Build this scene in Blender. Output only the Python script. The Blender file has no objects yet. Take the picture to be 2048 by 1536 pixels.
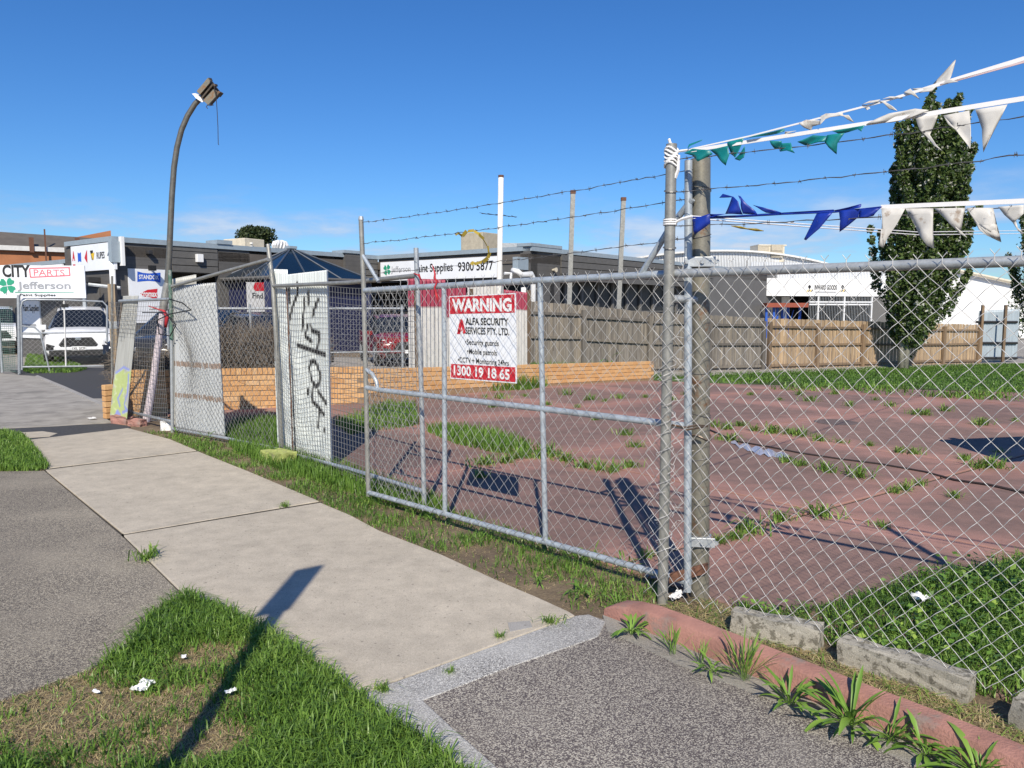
import bpy, bmesh, math, random
import numpy as np
from mathutils import Vector, Matrix, noise as mnoise
R = math.radians
random.seed(7); rng = np.random.default_rng(7)
S = bpy.context.scene
COL = S.collection
# ------------------------------------------------------------------ camera
FPX, EYE = 1530.0, 1.65
PITCH = math.atan(150 / FPX)
cam = bpy.data.cameras.new('camera'); camo = bpy.data.objects.new('camera', cam); COL.objects.link(camo)
cam.sensor_width = 36; cam.lens = 36 * FPX / 2048; cam.clip_start = 0.05; cam.clip_end = 3000
camo.location = (0, 0, EYE); camo.rotation_euler = (math.pi / 2 - PITCH, 0, 0)
S.camera = camo
S.render.resolution_x = 1024; S.render.resolution_y = 768
# ------------------------------------------------------------------ sky
SUN_EL, SUN_AZ = 39.0, 180.0          # sun stands behind the camera
w = bpy.data.worlds.new('World'); S.world = w; w.use_nodes = True
nt = w.node_tree; nt.nodes.clear()
def wn(t, **k):
    n = nt.nodes.new(t)
    for a, b in k.items(): setattr(n, a, b)
    return n
wl = nt.links.new
sky = wn('ShaderNodeTexSky', sky_type='NISHITA', sun_disc=False)
sky.sun_elevation = R(SUN_EL); sky.sun_rotation = R(SUN_AZ); sky.altitude = 50
sky.air_density = 1.0; sky.dust_density = 0.35; sky.ozone_density = 3.0
hs = wn('ShaderNodeHueSaturation'); hs.inputs['Saturation'].default_value = 1.22; hs.inputs['Value'].default_value = 1.10; wl(sky.outputs[0], hs.inputs['Color'])
hm = wn('ShaderNodeMix', data_type='RGBA', blend_type='MULTIPLY'); hm.inputs[0].default_value = 1; wl(hs.outputs[0], hm.inputs[6]); hm.inputs[7].default_value = (.62, .88, 1.19, 1)
tc = wn('ShaderNodeTexCoord'); sep = wn('ShaderNodeSeparateXYZ'); wl(tc.outputs['Generated'], sep.inputs[0])
def wm(op, a, b=None):
    n = wn('ShaderNodeMath', operation=op)
    for i, v in enumerate((a, b)):
        if v is None: continue
        if isinstance(v, (int, float)): n.inputs[i].default_value = v
        else: wl(v, n.inputs[i])
    return n.outputs[0]
den = wm('ADD', wm('MAXIMUM', sep.outputs[2], 0.0), 0.16)
cx = wm('DIVIDE', sep.outputs[0], den); cy = wm('DIVIDE', sep.outputs[1], den)
cmb = wn('ShaderNodeCombineXYZ'); wl(cx, cmb.inputs[0]); wl(cy, cmb.inputs[1]); wl(wm('MULTIPLY', sep.outputs[2], 3.0), cmb.inputs[2])
mp = wn('ShaderNodeMapping'); mp.inputs['Location'].default_value = (7.3, 2.2, 0); wl(cmb.outputs[0], mp.inputs[0])
nz = wn('ShaderNodeTexNoise'); nz.inputs['Scale'].default_value = 1.15; nz.inputs['Detail'].default_value = 8; nz.inputs['Roughness'].default_value = 0.58
wl(mp.outputs[0], nz.inputs['Vector'])
cr = wn('ShaderNodeValToRGB'); cr.color_ramp.elements[0].position = 0.45; cr.color_ramp.elements[1].position = 0.60
wl(nz.outputs[0], cr.inputs[0])
er = wn('ShaderNodeMapRange'); er.inputs[1].default_value = 0.075; er.inputs[2].default_value = 0.165; er.inputs[3].default_value = 1.0; er.inputs[4].default_value = 0.0
wl(sep.outputs[2], er.inputs[0])
crc = wn('ShaderNodeValToRGB'); crc.color_ramp.elements[0].position = .50; crc.color_ramp.elements[0].color = (5.0, 5.6, 7.6, 1); crc.color_ramp.elements[1].position = .66; crc.color_ramp.elements[1].color = (8.0, 8.3, 8.9, 1); wl(nz.outputs[0], crc.inputs[0])
cf = wm('MULTIPLY', wm('MULTIPLY', cr.outputs[0], er.outputs[0]), 0.85)
mx = wn('ShaderNodeMix', data_type='RGBA'); wl(cf, mx.inputs[0]); wl(hm.outputs[2], mx.inputs[6]); wl(crc.outputs[0], mx.inputs[7])
bg = wn('ShaderNodeBackground'); bg.inputs[1].default_value = 0.088; wl(mx.outputs[2], bg.inputs[0])
wo = wn('ShaderNodeOutputWorld'); wl(bg.outputs[0], wo.inputs[0])
# ------------------------------------------------------------------ sun
sl = bpy.data.lights.new('sun', 'SUN'); sl.energy = 5.0; sl.angle = R(0.53); sl.color = (1.0, 0.915, 0.775)
so = bpy.data.objects.new('sun', sl); COL.objects.link(so)
so.rotation_euler = (R(90 - SUN_EL), 0, R(-1.0)); so.location = (0, -20, 18)
S.view_settings.view_transform = 'Standard'; S.view_settings.look = 'None'
S.view_settings.exposure = 0.14; S.view_settings.gamma = 1.0; S.view_settings.use_curve_mapping = False
try:
    S.cycles.max_bounces = 6; S.cycles.transparent_max_bounces = 8
except Exception: pass

# ------------------------------------------------------------------ pixel -> place
ct, st = math.cos(PITCH), math.sin(PITCH)
def ray(px, py):
    u = (px - 1024) / FPX; v = (768 - py) / FPX
    return Vector((u, ct + v * st, -st + v * ct))
def sstep(a, b, x):
    t = min(1, max(0, (x - a) / (b - a))); return t * t * (3 - 2 * t)
def gz(x, y):                          # the lot falls away gently towards the back right
    return -0.03 * min(20, max(0, y - 14)) * sstep(-1, 5, x)
def P(px, py, z=None):
    d = ray(px, py)
    if z is not None:
        t = (z - EYE) / d.z; return Vector((d.x * t, d.y * t, z))
    zz = 0.0
    for _ in range(40):
        t = (zz - EYE) / d.z; zz = 0.5 * zz + 0.5 * gz(d.x * t, d.y * t)
    return Vector((d.x * t, d.y * t, zz))
def V(px, py, a, b):                   # on the vertical plane through ground points a, b
    d = ray(px, py); ex = Vector((b[0] - a[0], b[1] - a[1], 0)); n = Vector((-ex.y, ex.x, 0))
    t = (n.x * a[0] + n.y * a[1]) / (n.x * d.x + n.y * d.y)
    return Vector((d.x * t, d.y * t, EYE + d.z * t))
def D(px, py, dist):
    d = ray(px, py); t = dist / d.y
    return Vector((d.x * t, dist, EYE + d.z * t))

# ------------------------------------------------------------------ materials
MATS = {}
def newmat(name):
    m = bpy.data.materials.new(name); m.use_nodes = True; MATS[name] = m
    t = m.node_tree; return m, t, t.nodes['Principled BSDF']
def ramp(t, fac, stops):
    r = t.nodes.new('ShaderNodeValToRGB'); e = r.color_ramp.elements
    while len(e) > 1: e.remove(e[-1])
    e[0].position = stops[0][0]; c = stops[0][1]; e[0].color = (*c, 1) if len(c) == 3 else c
    for p, c in stops[1:]:
        k = e.new(p); k.color = (*c, 1)
    t.links.new(fac, r.inputs[0]); return r.outputs[0]
def tnoise(t, vec, scale, detail=5, rough=.55):
    n = t.nodes.new('ShaderNodeTexNoise'); n.inputs['Scale'].default_value = scale; n.inputs['Detail'].default_value = detail; n.inputs['Roughness'].default_value = rough
    t.links.new(vec, n.inputs['Vector']); return n.outputs[0]
def coords(t, scale=(1, 1, 1), space='pos'):
    if space == 'pos': o = t.nodes.new('ShaderNodeNewGeometry').outputs['Position']
    else: o = t.nodes.new('ShaderNodeTexCoord').outputs['Object']
    if scale != (1, 1, 1):
        mp = t.nodes.new('ShaderNodeMapping'); mp.inputs['Scale'].default_value = scale; t.links.new(o, mp.inputs[0]); o = mp.outputs[0]
    return o
def mixc(t, f, a, b, mode='MIX'):
    m = t.nodes.new('ShaderNodeMix'); m.data_type = 'RGBA'; m.blend_type = mode
    for i, v in ((0, f), (6, a), (7, b)):
        if isinstance(v, (int, float)): m.inputs[i].default_value = v
        elif isinstance(v, tuple): m.inputs[i].default_value = (*v, 1)
        else: t.links.new(v, m.inputs[i])
    return m.outputs[2]
def tmath(t, op, a, b=None):
    n = t.nodes.new('ShaderNodeMath'); n.operation = op
    for i, v in enumerate((a, b)):
        if v is None: continue
        if isinstance(v, (int, float)): n.inputs[i].default_value = v
        else: t.links.new(v, n.inputs[i])
    return n.outputs[0]
def bump(t, b, h, strength=.3, dist=.01):
    n = t.nodes.new('ShaderNodeBump'); n.inputs['Strength'].default_value = strength; n.inputs['Distance'].default_value = dist
    t.links.new(h, n.inputs['Height']); t.links.new(n.outputs[0], b.inputs['Normal'])
def objrand(t): return t.nodes.new('ShaderNodeObjectInfo').outputs['Random']
def plain(name, c, rough=.6, metal=0, var=.18, scale=6.0, bmp=0, spec=None, dirt=None):
    m, t, b = newmat(name); v = coords(t)
    n = tnoise(t, v, scale); lo = tuple(x * (1 - var) for x in c); hi = tuple(min(1, x * (1 + var)) for x in c)
    col = ramp(t, n, [(.3, lo), (.7, hi)])
    if dirt:
        n2 = tnoise(t, v, dirt[1], 7, .7); f = ramp(t, n2, [(dirt[2], (0, 0, 0)), (dirt[2] + .12, (1, 1, 1))]); col = mixc(t, f, col, dirt[0])
    t.links.new(col, b.inputs['Base Color']); b.inputs['Roughness'].default_value = rough; b.inputs['Metallic'].default_value = metal
    if spec is not None: b.inputs['Specular IOR Level'].default_value = spec
    if bmp: bump(t, b, tnoise(t, v, scale * 12), bmp, .01)
    return m
def M(n): return MATS[n]

def make_concrete(name, c, stain, pit=.35, agg=0.0):
    m, t, b = newmat(name); v = coords(t)
    big = tnoise(t, v, .9, 6, .6); mid = tnoise(t, v, 6, 6, .65); fine = tnoise(t, v, 190, 3, .7)
    col = ramp(t, big, [(.3, stain), (.62, c)])
    col = mixc(t, .55, col, ramp(t, mid, [(.3, tuple(x * .66 for x in c)), (.7, tuple(x * 1.14 for x in c))]))
    col = mixc(t, .5, col, ramp(t, fine, [(.3, (.35, .34, .33)), (.65, (1.15, 1.15, 1.15))]), 'MULTIPLY')
    dk = tnoise(t, v, 38, 2, .5); col = mixc(t, ramp(t, dk, [(.665, (0, 0, 0)), (.72, (.6, .6, .6))]), col, (.12, .105, .09))
    if name == 'old_concrete':
        g = tnoise(t, v, 26, 4, .7); col = mixc(t, ramp(t, g, [(.52, (0, 0, 0)), (.60, (.8, .8, .8))]), col, (.10, .09, .065))
    t.links.new(col, b.inputs['Base Color']); b.inputs['Roughness'].default_value = .9
    bump(t, b, fine, pit, .004); return m
make_concrete('concrete', (.56, .495, .395), (.40, .355, .285))
make_concrete('old_concrete', (.44, .41, .34), (.20, .185, .155), .9)
make_concrete('kerb_grey', (.42, .40, .37), (.30, .29, .27))

def make_aggregate(name, dark, light, worn, wornpos=.55):
    m, t, b = newmat(name); v = coords(t)
    vo = t.nodes.new('ShaderNodeTexVoronoi'); vo.inputs['Scale'].default_value = 210; vo.inputs['Randomness'].default_value = 1
    wob = tnoise(t, v, 140, 2); 
    t.links.new(v, vo.inputs['Vector'])
    sp = t.nodes.new('ShaderNodeSeparateColor'); t.links.new(vo.outputs['Color'], sp.inputs[0])
    col = ramp(t, sp.outputs[0], [(0, dark), (.42, tuple(x * 1.5 for x in dark)), (.55, tuple(.5 * (x + y) for x, y in zip(dark, light))), (.8, light), (1, tuple(min(1, x * 1.25) for x in light))])
    edge = ramp(t, vo.outputs['Distance'], [(.35, (1, 1, 1)), (.75, (.62, .6, .58))]); col = mixc(t, .7, col, edge, 'MULTIPLY')
    big = tnoise(t, v, 1.3, 6, .62); f = ramp(t, big, [(wornpos - .1, (0, 0, 0)), (wornpos + .16, (.75, .75, .75))])
    col = mixc(t, f, col, ramp(t, wob, [(.3, tuple(x * .75 for x in worn)), (.7, worn)]))
    big2 = tnoise(t, v, .55, 4, .5); col = mixc(t, .55, col, ramp(t, big2, [(.35, (.58, .57, .58)), (.62, (1.08, 1.07, 1.04))]), 'MULTIPLY')
    t.links.new(col, b.inputs['Base Color']); b.inputs['Roughness'].default_value = .88
    bump(t, b, vo.outputs['Distance'], .55, .006); return m
make_aggregate('aggregate', (.095, .08, .078), (.50, .46, .39), (.44, .40, .335), .62)
make_aggregate('aggregate_left', (.11, .095, .08), (.47, .42, .33), (.42, .37, .29), .56)
make_aggregate('aggregate_edge', (.17, .155, .14), (.46, .43, .37), (.43, .405, .35), .40)
make_aggregate('white_band', (.16, .155, .15), (.64, .63, .595), (.64, .63, .60), .50)

def make_soil():
    m, t, b = newmat('soil'); v = coords(t)
    n = tnoise(t, v, 3.5, 8, .65); f = tnoise(t, v, 60, 4, .7)
    col = ramp(t, n, [(.3, (.13, .095, .065)), (.55, (.22, .165, .105)), (.7, (.33, .26, .16))])
    col = mixc(t, .6, col, ramp(t, f, [(.3, (.4, .38, .36)), (.7, (1.3, 1.28, 1.2))]), 'MULTIPLY')
    t.links.new(col, b.inputs['Base Color']); b.inputs['Roughness'].default_value = .95; bump(t, b, f, .8, .02)
make_soil()
def make_red():
    m, t, b = newmat('red_slab'); v = coords(t)
    a = tnoise(t, v, .55, 6, .6); k = tnoise(t, v, 3.2, 8, .7); f = tnoise(t, v, 120, 3, .7)
    col = ramp(t, a, [(.32, (.31, .17, .138)), (.5, (.37, .205, .165)), (.68, (.44, .245, .20))])
    st_ = tnoise(t, coords(t, (.5, 1.5, 1)), 2.0, 8, .72)
    spx = t.nodes.new('ShaderNodeSeparateXYZ'); t.links.new(v, spx.inputs[0])
    def lined(cx_, cy_, o_):
        q = tmath(t, 'ADD', tmath(t, 'MULTIPLY', spx.outputs[0], cx_ / 3.1), tmath(t, 'ADD', tmath(t, 'MULTIPLY', spx.outputs[1], cy_ / 3.1), 20.5 - o_ / 3.1))
        return tmath(t, 'ABSOLUTE', tmath(t, 'SUBTRACT', tmath(t, 'FRACT', q), .5))
    dj = tmath(t, 'MULTIPLY', tmath(t, 'MINIMUM', lined(.76, .65, 5.9), lined(.59, -.81, -.4)), 3.1)      # metres from the nearest joint
    dj = tmath(t, 'ADD', dj, tmath(t, 'MULTIPLY', tmath(t, 'SUBTRACT', st_, .5), 1.5))
    col = mixc(t, ramp(t, dj, [(.12, (0, 0, 0)), (.55, (.9, .9, .9))]), col, ramp(t, k, [(.3, (.175, .12, .10)), (.7, (.27, .17, .14))]))
    col = mixc(t, .5, col, ramp(t, k, [(.3, (.72, .72, .74)), (.7, (1.12, 1.1, 1.08))]), 'MULTIPLY')
    col = mixc(t, .5, col, ramp(t, f, [(.3, (.6, .6, .6)), (.7, (1.15, 1.15, 1.15))]), 'MULTIPLY')
    r = objrand(t); col = mixc(t, .6, col, ramp(t, r, [(0, (.82, .80, .80)), (1, (1.1, 1.06, 1.04))]), 'MULTIPLY')
    t.links.new(col, b.inputs['Base Color']); b.inputs['Roughness'].default_value = .9; bump(t, b, f, .3, .004)
make_red()
plain('red_kerb', (.37, .185, .145), .9, var=.22, scale=7, bmp=.6, dirt=((.25, .19, .16), 6, .54))
plain('asphalt', (.055, .055, .058), .9, var=.25, scale=30, bmp=.4)
plain('asphalt_grey', (.33, .305, .265), .9, var=.22, scale=3, bmp=.4, dirt=((.21, .195, .17), 1.3, .52))
def make_galv(name, c, rust=.0):
    m, t, b = newmat(name); v = coords(t)
    n = tnoise(t, v, 14, 6, .65); s = tnoise(t, v, 90, 2)
    col = ramp(t, n, [(.3, tuple(x * .72 for x in c)), (.7, tuple(x * 1.12 for x in c))])
    col = mixc(t, .4, col, ramp(t, s, [(.35, (.75, .75, .76)), (.65, (1.1, 1.1, 1.1))]), 'MULTIPLY')
    if rust:
        g = tnoise(t, v, 5, 8, .75); col = mixc(t, ramp(t, g, [(1 - rust, (0, 0, 0)), (1 - rust + .1, (.9, .9, .9))]), col, (.19, .085, .035))
    t.links.new(col, b.inputs['Base Color']); b.inputs['Metallic'].default_value = .1 if name == 'wire' else .35; b.inputs['Roughness'].default_value = .45
    return m
make_galv('galv', (.43, .455, .47), .33); make_galv('lamp_pole', (.165, .16, .14), .42); make_galv('galv_old', (.33, .325, .295), .36); make_galv('post_old', (.25, .235, .19), .46); make_galv('wire', (.62, .61, .59), .26); make_galv('galv_blue', (.46, .51, .55), .30)
make_galv('wire_dark', (.17, .165, .16), .42); make_galv('rusty_wire', (.20, .15, .115), .5)
def make_sheet(name, c, streak, rusty, bands=()):
    m, t, b = newmat(name); tcn = t.nodes.new('ShaderNodeAttribute'); tcn.attribute_name = 'sheet'   # x across, y height, z paint
    sp = t.nodes.new('ShaderNodeSeparateXYZ'); t.links.new(tcn.outputs['Vector'], sp.inputs[0])
    cv = t.nodes.new('ShaderNodeMapping'); cv.inputs['Scale'].default_value = (26, 1.6, 0); t.links.new(tcn.outputs['Vector'], cv.inputs[0])
    n = tnoise(t, cv.outputs[0], 1, 6, .65); v = coords(t)
    col = ramp(t, n, [(.3, tuple(x * .8 for x in c)), (.7, tuple(x * 1.1 for x in c))])
    cv2 = t.nodes.new('ShaderNodeMapping'); cv2.inputs['Scale'].default_value = (60, 2.2, 0); t.links.new(tcn.outputs['Vector'], cv2.inputs[0])
    g = tnoise(t, cv2.outputs[0], 1, 7, .7); col = mixc(t, ramp(t, g, [(streak, (0, 0, 0)), (streak + .14, (.8, .8, .8))]), col, rusty)
    if bands:
        jit = tmath(t, 'ADD', sp.outputs[1], tmath(t, 'MULTIPLY', tmath(t, 'SUBTRACT', tnoise(t, cv2.outputs[0], 1.0, 3), .5), .05))
        for y0, hw in bands:
            dd = tmath(t, 'ABSOLUTE', tmath(t, 'SUBTRACT', jit, y0)); f = tmath(t, 'LESS_THAN', dd, hw)
            f = tmath(t, 'MULTIPLY', f, tmath(t, 'GREATER_THAN', tnoise(t, cv2.outputs[0], 1.7, 3), .44))
            col = mixc(t, tmath(t, 'MULTIPLY', f, .75), col, (.20, .105, .05))
    a = t.nodes.new('ShaderNodeAttribute'); a.attribute_name = 'paint'
    col = mixc(t, a.outputs['Alpha'], col, a.outputs['Color'])
    t.links.new(col, b.inputs['Base Color']); b.inputs['Roughness'].default_value = .55; b.inputs['Metallic'].default_value = .12
make_sheet('white_sheet', (.66, .70, .69), .66, (.36, .33, .28))
make_sheet('grey_sheet', (.45, .47, .48), .62, (.28, .27, .25), ((.46, .018), (.24, .016)))
make_sheet('worn_sheet', (.44, .44, .41), .58, (.28, .26, .22))
make_sheet('maroon_sheet', (.56, .55, .53), .52, (.25, .23, .20))
make_sheet('blue_galv_sheet', (.36, .42, .47), .62, (.25, .26, .27))
def make_brick():
    m, t, b = newmat('orange_brick'); v = coords(t); r = objrand(t)
    col = ramp(t, r, [(0, (.54, .29, .115)), (.35, (.60, .34, .145)), (.7, (.64, .385, .175)), (1, (.62, .40, .21))])
    n = tnoise(t, v, 25, 6, .7); col = mixc(t, .6, col, ramp(t, n, [(.3, (.7, .68, .66)), (.7, (1.12, 1.1, 1.08))]), 'MULTIPLY')
    t.links.new(col, b.inputs['Base Color']); b.inputs['Roughness'].default_value = .85; bump(t, b, n, .4, .006)
make_brick()
plain('mortar', (.27, .18, .105), .95, var=.2, scale=20)
def make_wood(name, a, bb, c):
    m, t, b = newmat(name); r = objrand(t); v = coords(t, (30, 30, 1.6))
    n = tnoise(t, v, 1, 6, .7); col = ramp(t, n, [(.28, a), (.5, bb), (.72, c)])
    col = mixc(t, .75, col, ramp(t, r, [(0, (.62, .60, .58)), (.5, (1, 1, 1)), (1, (1.25, 1.18, 1.05))]), 'MULTIPLY')
    t.links.new(col, b.inputs['Base Color']); b.inputs['Roughness'].default_value = .85; bump(t, b, n, .3, .004)
make_wood('wood_grey', (.085, .075, .065), (.19, .17, .145), (.31, .28, .24))
make_wood('wood_tan', (.19, .13, .08), (.38, .275, .175), (.50, .385, .26))
make_wood('wood_rail_grey', (.075, .068, .06), (.15, .135, .118), (.23, .21, .185))
make_wood('wood_rail', (.11, .075, .05), (.20, .14, .09), (.27, .20, .14))
make_wood('wood_post', (.22, .16, .10), (.36, .275, .18), (.42, .34, .24))
def make_block(name, c, h=.2, depth=.5):
    m, t, b = newmat(name); v = coords(t)
    sp = t.nodes.new('ShaderNodeSeparateXYZ'); t.links.new(v, sp.inputs[0])
    fr = tmath(t, 'FRACT', tmath(t, 'DIVIDE', tmath(t, 'ADD', sp.outputs[2], 10), h))
    j = tmath(t, 'LESS_THAN', fr, .09)
    n = tnoise(t, v, 1.4, 6, .6); col = ramp(t, n, [(.3, tuple(x * .85 for x in c)), (.7, tuple(x * 1.12 for x in c))])
    col = mixc(t, tmath(t, 'MULTIPLY', j, depth), col, tuple(x * .5 for x in c))
    t.links.new(col, b.inputs['Base Color']); b.inputs['Roughness'].default_value = .8
make_block('grey_wall', (.098, .094, .09)); make_block('dark_wall', (.05, .05, .052), .2, .3); make_block('far_brick', (.42, .17, .075), .086, .35)
plain('grey_board', (.112, .108, .102), .7, var=.1); plain('cap', (.33, .39, .43), .5, .2, var=.08); plain('grey_render', (.135, .132, .127), .8, var=.08, scale=1)
plain('navy', (.012, .016, .06), .45, var=.2); plain('brown_roof', (.115, .10, .085), .7, var=.15, scale=2)
def make_glass(name, c, rough=.06):
    m, t, b = newmat(name); v = coords(t); n = tnoise(t, v, .8, 3)
    t.links.new(ramp(t, n, [(.3, tuple(x * .6 for x in c)), (.7, c)]), b.inputs['Base Color'])
    b.inputs['Roughness'].default_value = rough; b.inputs['Specular IOR Level'].default_value = .6
make_glass('glass', (.018, .02, .02), .5); make_glass('blue_glass', (.008, .02, .036), .18); make_glass('car_glass', (.012, .016, .022), .04)
plain('white', (.80, .80, .79), .5, var=.05, scale=2); plain('offwhite', (.66, .65, .62), .6, var=.1); plain('sign_white', (.78, .80, .83), .45, var=.04, scale=2)
plain('cream', (.62, .56, .44), .7, var=.12); plain('cream_dark', (.42, .37, .28), .7, var=.12)
plain('white_metal', (.74, .75, .75), .5, .1, var=.06)
plain('red_paint', (.56, .022, .035), .5, var=.08); plain('pink_red', (.70, .16, .19), .55, var=.08)
plain('black', (.012, .012, .012), .6, var=.2); plain('dark', (.03, .03, .032), .7, var=.2); plain('grey_text', (.30, .31, .33), .6, var=.05)
plain('green_text', (.02, .30, .17), .55, var=.05); plain('blue_text', (.02, .10, .55), .55, var=.05); plain('yellow', (.72, .47, .02), .6, var=.1)
plain('rust', (.14, .065, .04), .85, var=.4, scale=40, bmp=.4); plain('rust_lamp', (.075, .06, .045), .8, var=.5, scale=14, dirt=((.20, .10, .045), 16, .55))
plain('lamp_plate', (.17, .165, .13), .7, var=.3, scale=12, dirt=((.20, .11, .05), 12, .5))
plain('pale_pink', (.62, .54, .58), .6, var=.15, scale=12, dirt=((.30, .26, .27), 22, .56)); plain('peeling_white', (.74, .72, .67), .6, var=.08, dirt=((.22, .18, .15), 18, .60))
plain('green_paint', (.09, .17, .13), .6, var=.3, scale=10, dirt=((.30, .31, .29), 14, .5))
plain('lime_block', (.36, .40, .12), .85, var=.25, scale=16, bmp=.4, dirt=((.25, .24, .13), 9, .55))
plain('teal', (.004, .185, .185), .45, var=.25, scale=14); plain('royal', (.006, .028, .27), .45, var=.3, scale=14)
plain('flag_white', (.56, .54, .50), .7, var=.15, scale=14, dirt=((.33, .26, .20), 22, .58)); plain('tape', (.80, .79, .78), .6, var=.06); plain('tape_pink', (.60, .45, .45), .6)
plain('strap', (.34, .25, .03), .7, var=.35, scale=20); plain('red_rag', (.42, .02, .03), .7, var=.3, scale=30)
plain('car_white', (.78, .79, .80), .18, var=.02); plain('car_black', (.02, .021, .024), .15, var=.05); plain('car_red', (.20, .010, .012), .2, var=.05); plain('car_grey', (.09, .095, .105), .2, var=.05); plain('tyre', (.02, .02, .02), .9, var=.2); plain('chrome', (.6, .62, .64), .2, .9, var=.05)
plain('plastic', (.38, .37, .42), .25, var=.15, scale=18); plain('blue_steel', (.02, .09, .42), .5, var=.1); plain('orange_steel', (.26, .06, .03), .6, var=.1)
plain('twig', (.16, .13, .10), .9, var=.45, scale=30); plain('bark', (.30, .28, .23), .9, var=.3, scale=14, bmp=.4); plain('cable', (.035, .025, .022), .6, var=.2)
def make_leaf(name, stops, trans=.25, rough=.55):
    m, t, b = newmat(name); a = t.nodes.new('ShaderNodeAttribute'); a.attribute_name = 'tint'
    col = ramp(t, a.outputs['Fac'], stops); t.links.new(col, b.inputs['Base Color']); b.inputs['Roughness'].default_value = rough
    b.inputs['Specular IOR Level'].default_value = .3
    if trans:
        tr = t.nodes.new('ShaderNodeBsdfTranslucent'); t.links.new(col, tr.inputs[0]); mx = t.nodes.new('ShaderNodeMixShader'); mx.inputs[0].default_value = trans
        out = [n for n in t.nodes if n.type == 'OUTPUT_MATERIAL'][0]
        t.links.new(b.outputs[0], mx.inputs[1]); t.links.new(tr.outputs[0], mx.inputs[2]); t.links.new(mx.outputs[0], out.inputs[0])
GR = [(0, (.055, .12, .02)), (.35, (.135, .25, .04)), (.6, (.215, .35, .065)), (.78, (.34, .43, .12)), (.82, (.44, .35, .17)), (1, (.62, .51, .29))]
make_leaf('grass', GR, .3, .4)
make_leaf('weed', [(0, (.08, .17, .025)), (.6, (.17, .31, .05)), (1, (.30, .42, .08))], .2, .45)
make_leaf('poplar_leaf', [(0, (.035, .07, .02)), (.5, (.09, .145, .038)), (.82, (.15, .20, .06)), (.86, (.34, .36, .29)), (1, (.60, .61, .56))], .3)
make_leaf('dark_leaf', [(0, (.015, .028, .01)), (.7, (.04, .06, .018)), (1, (.07, .085, .03))], .1)

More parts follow.
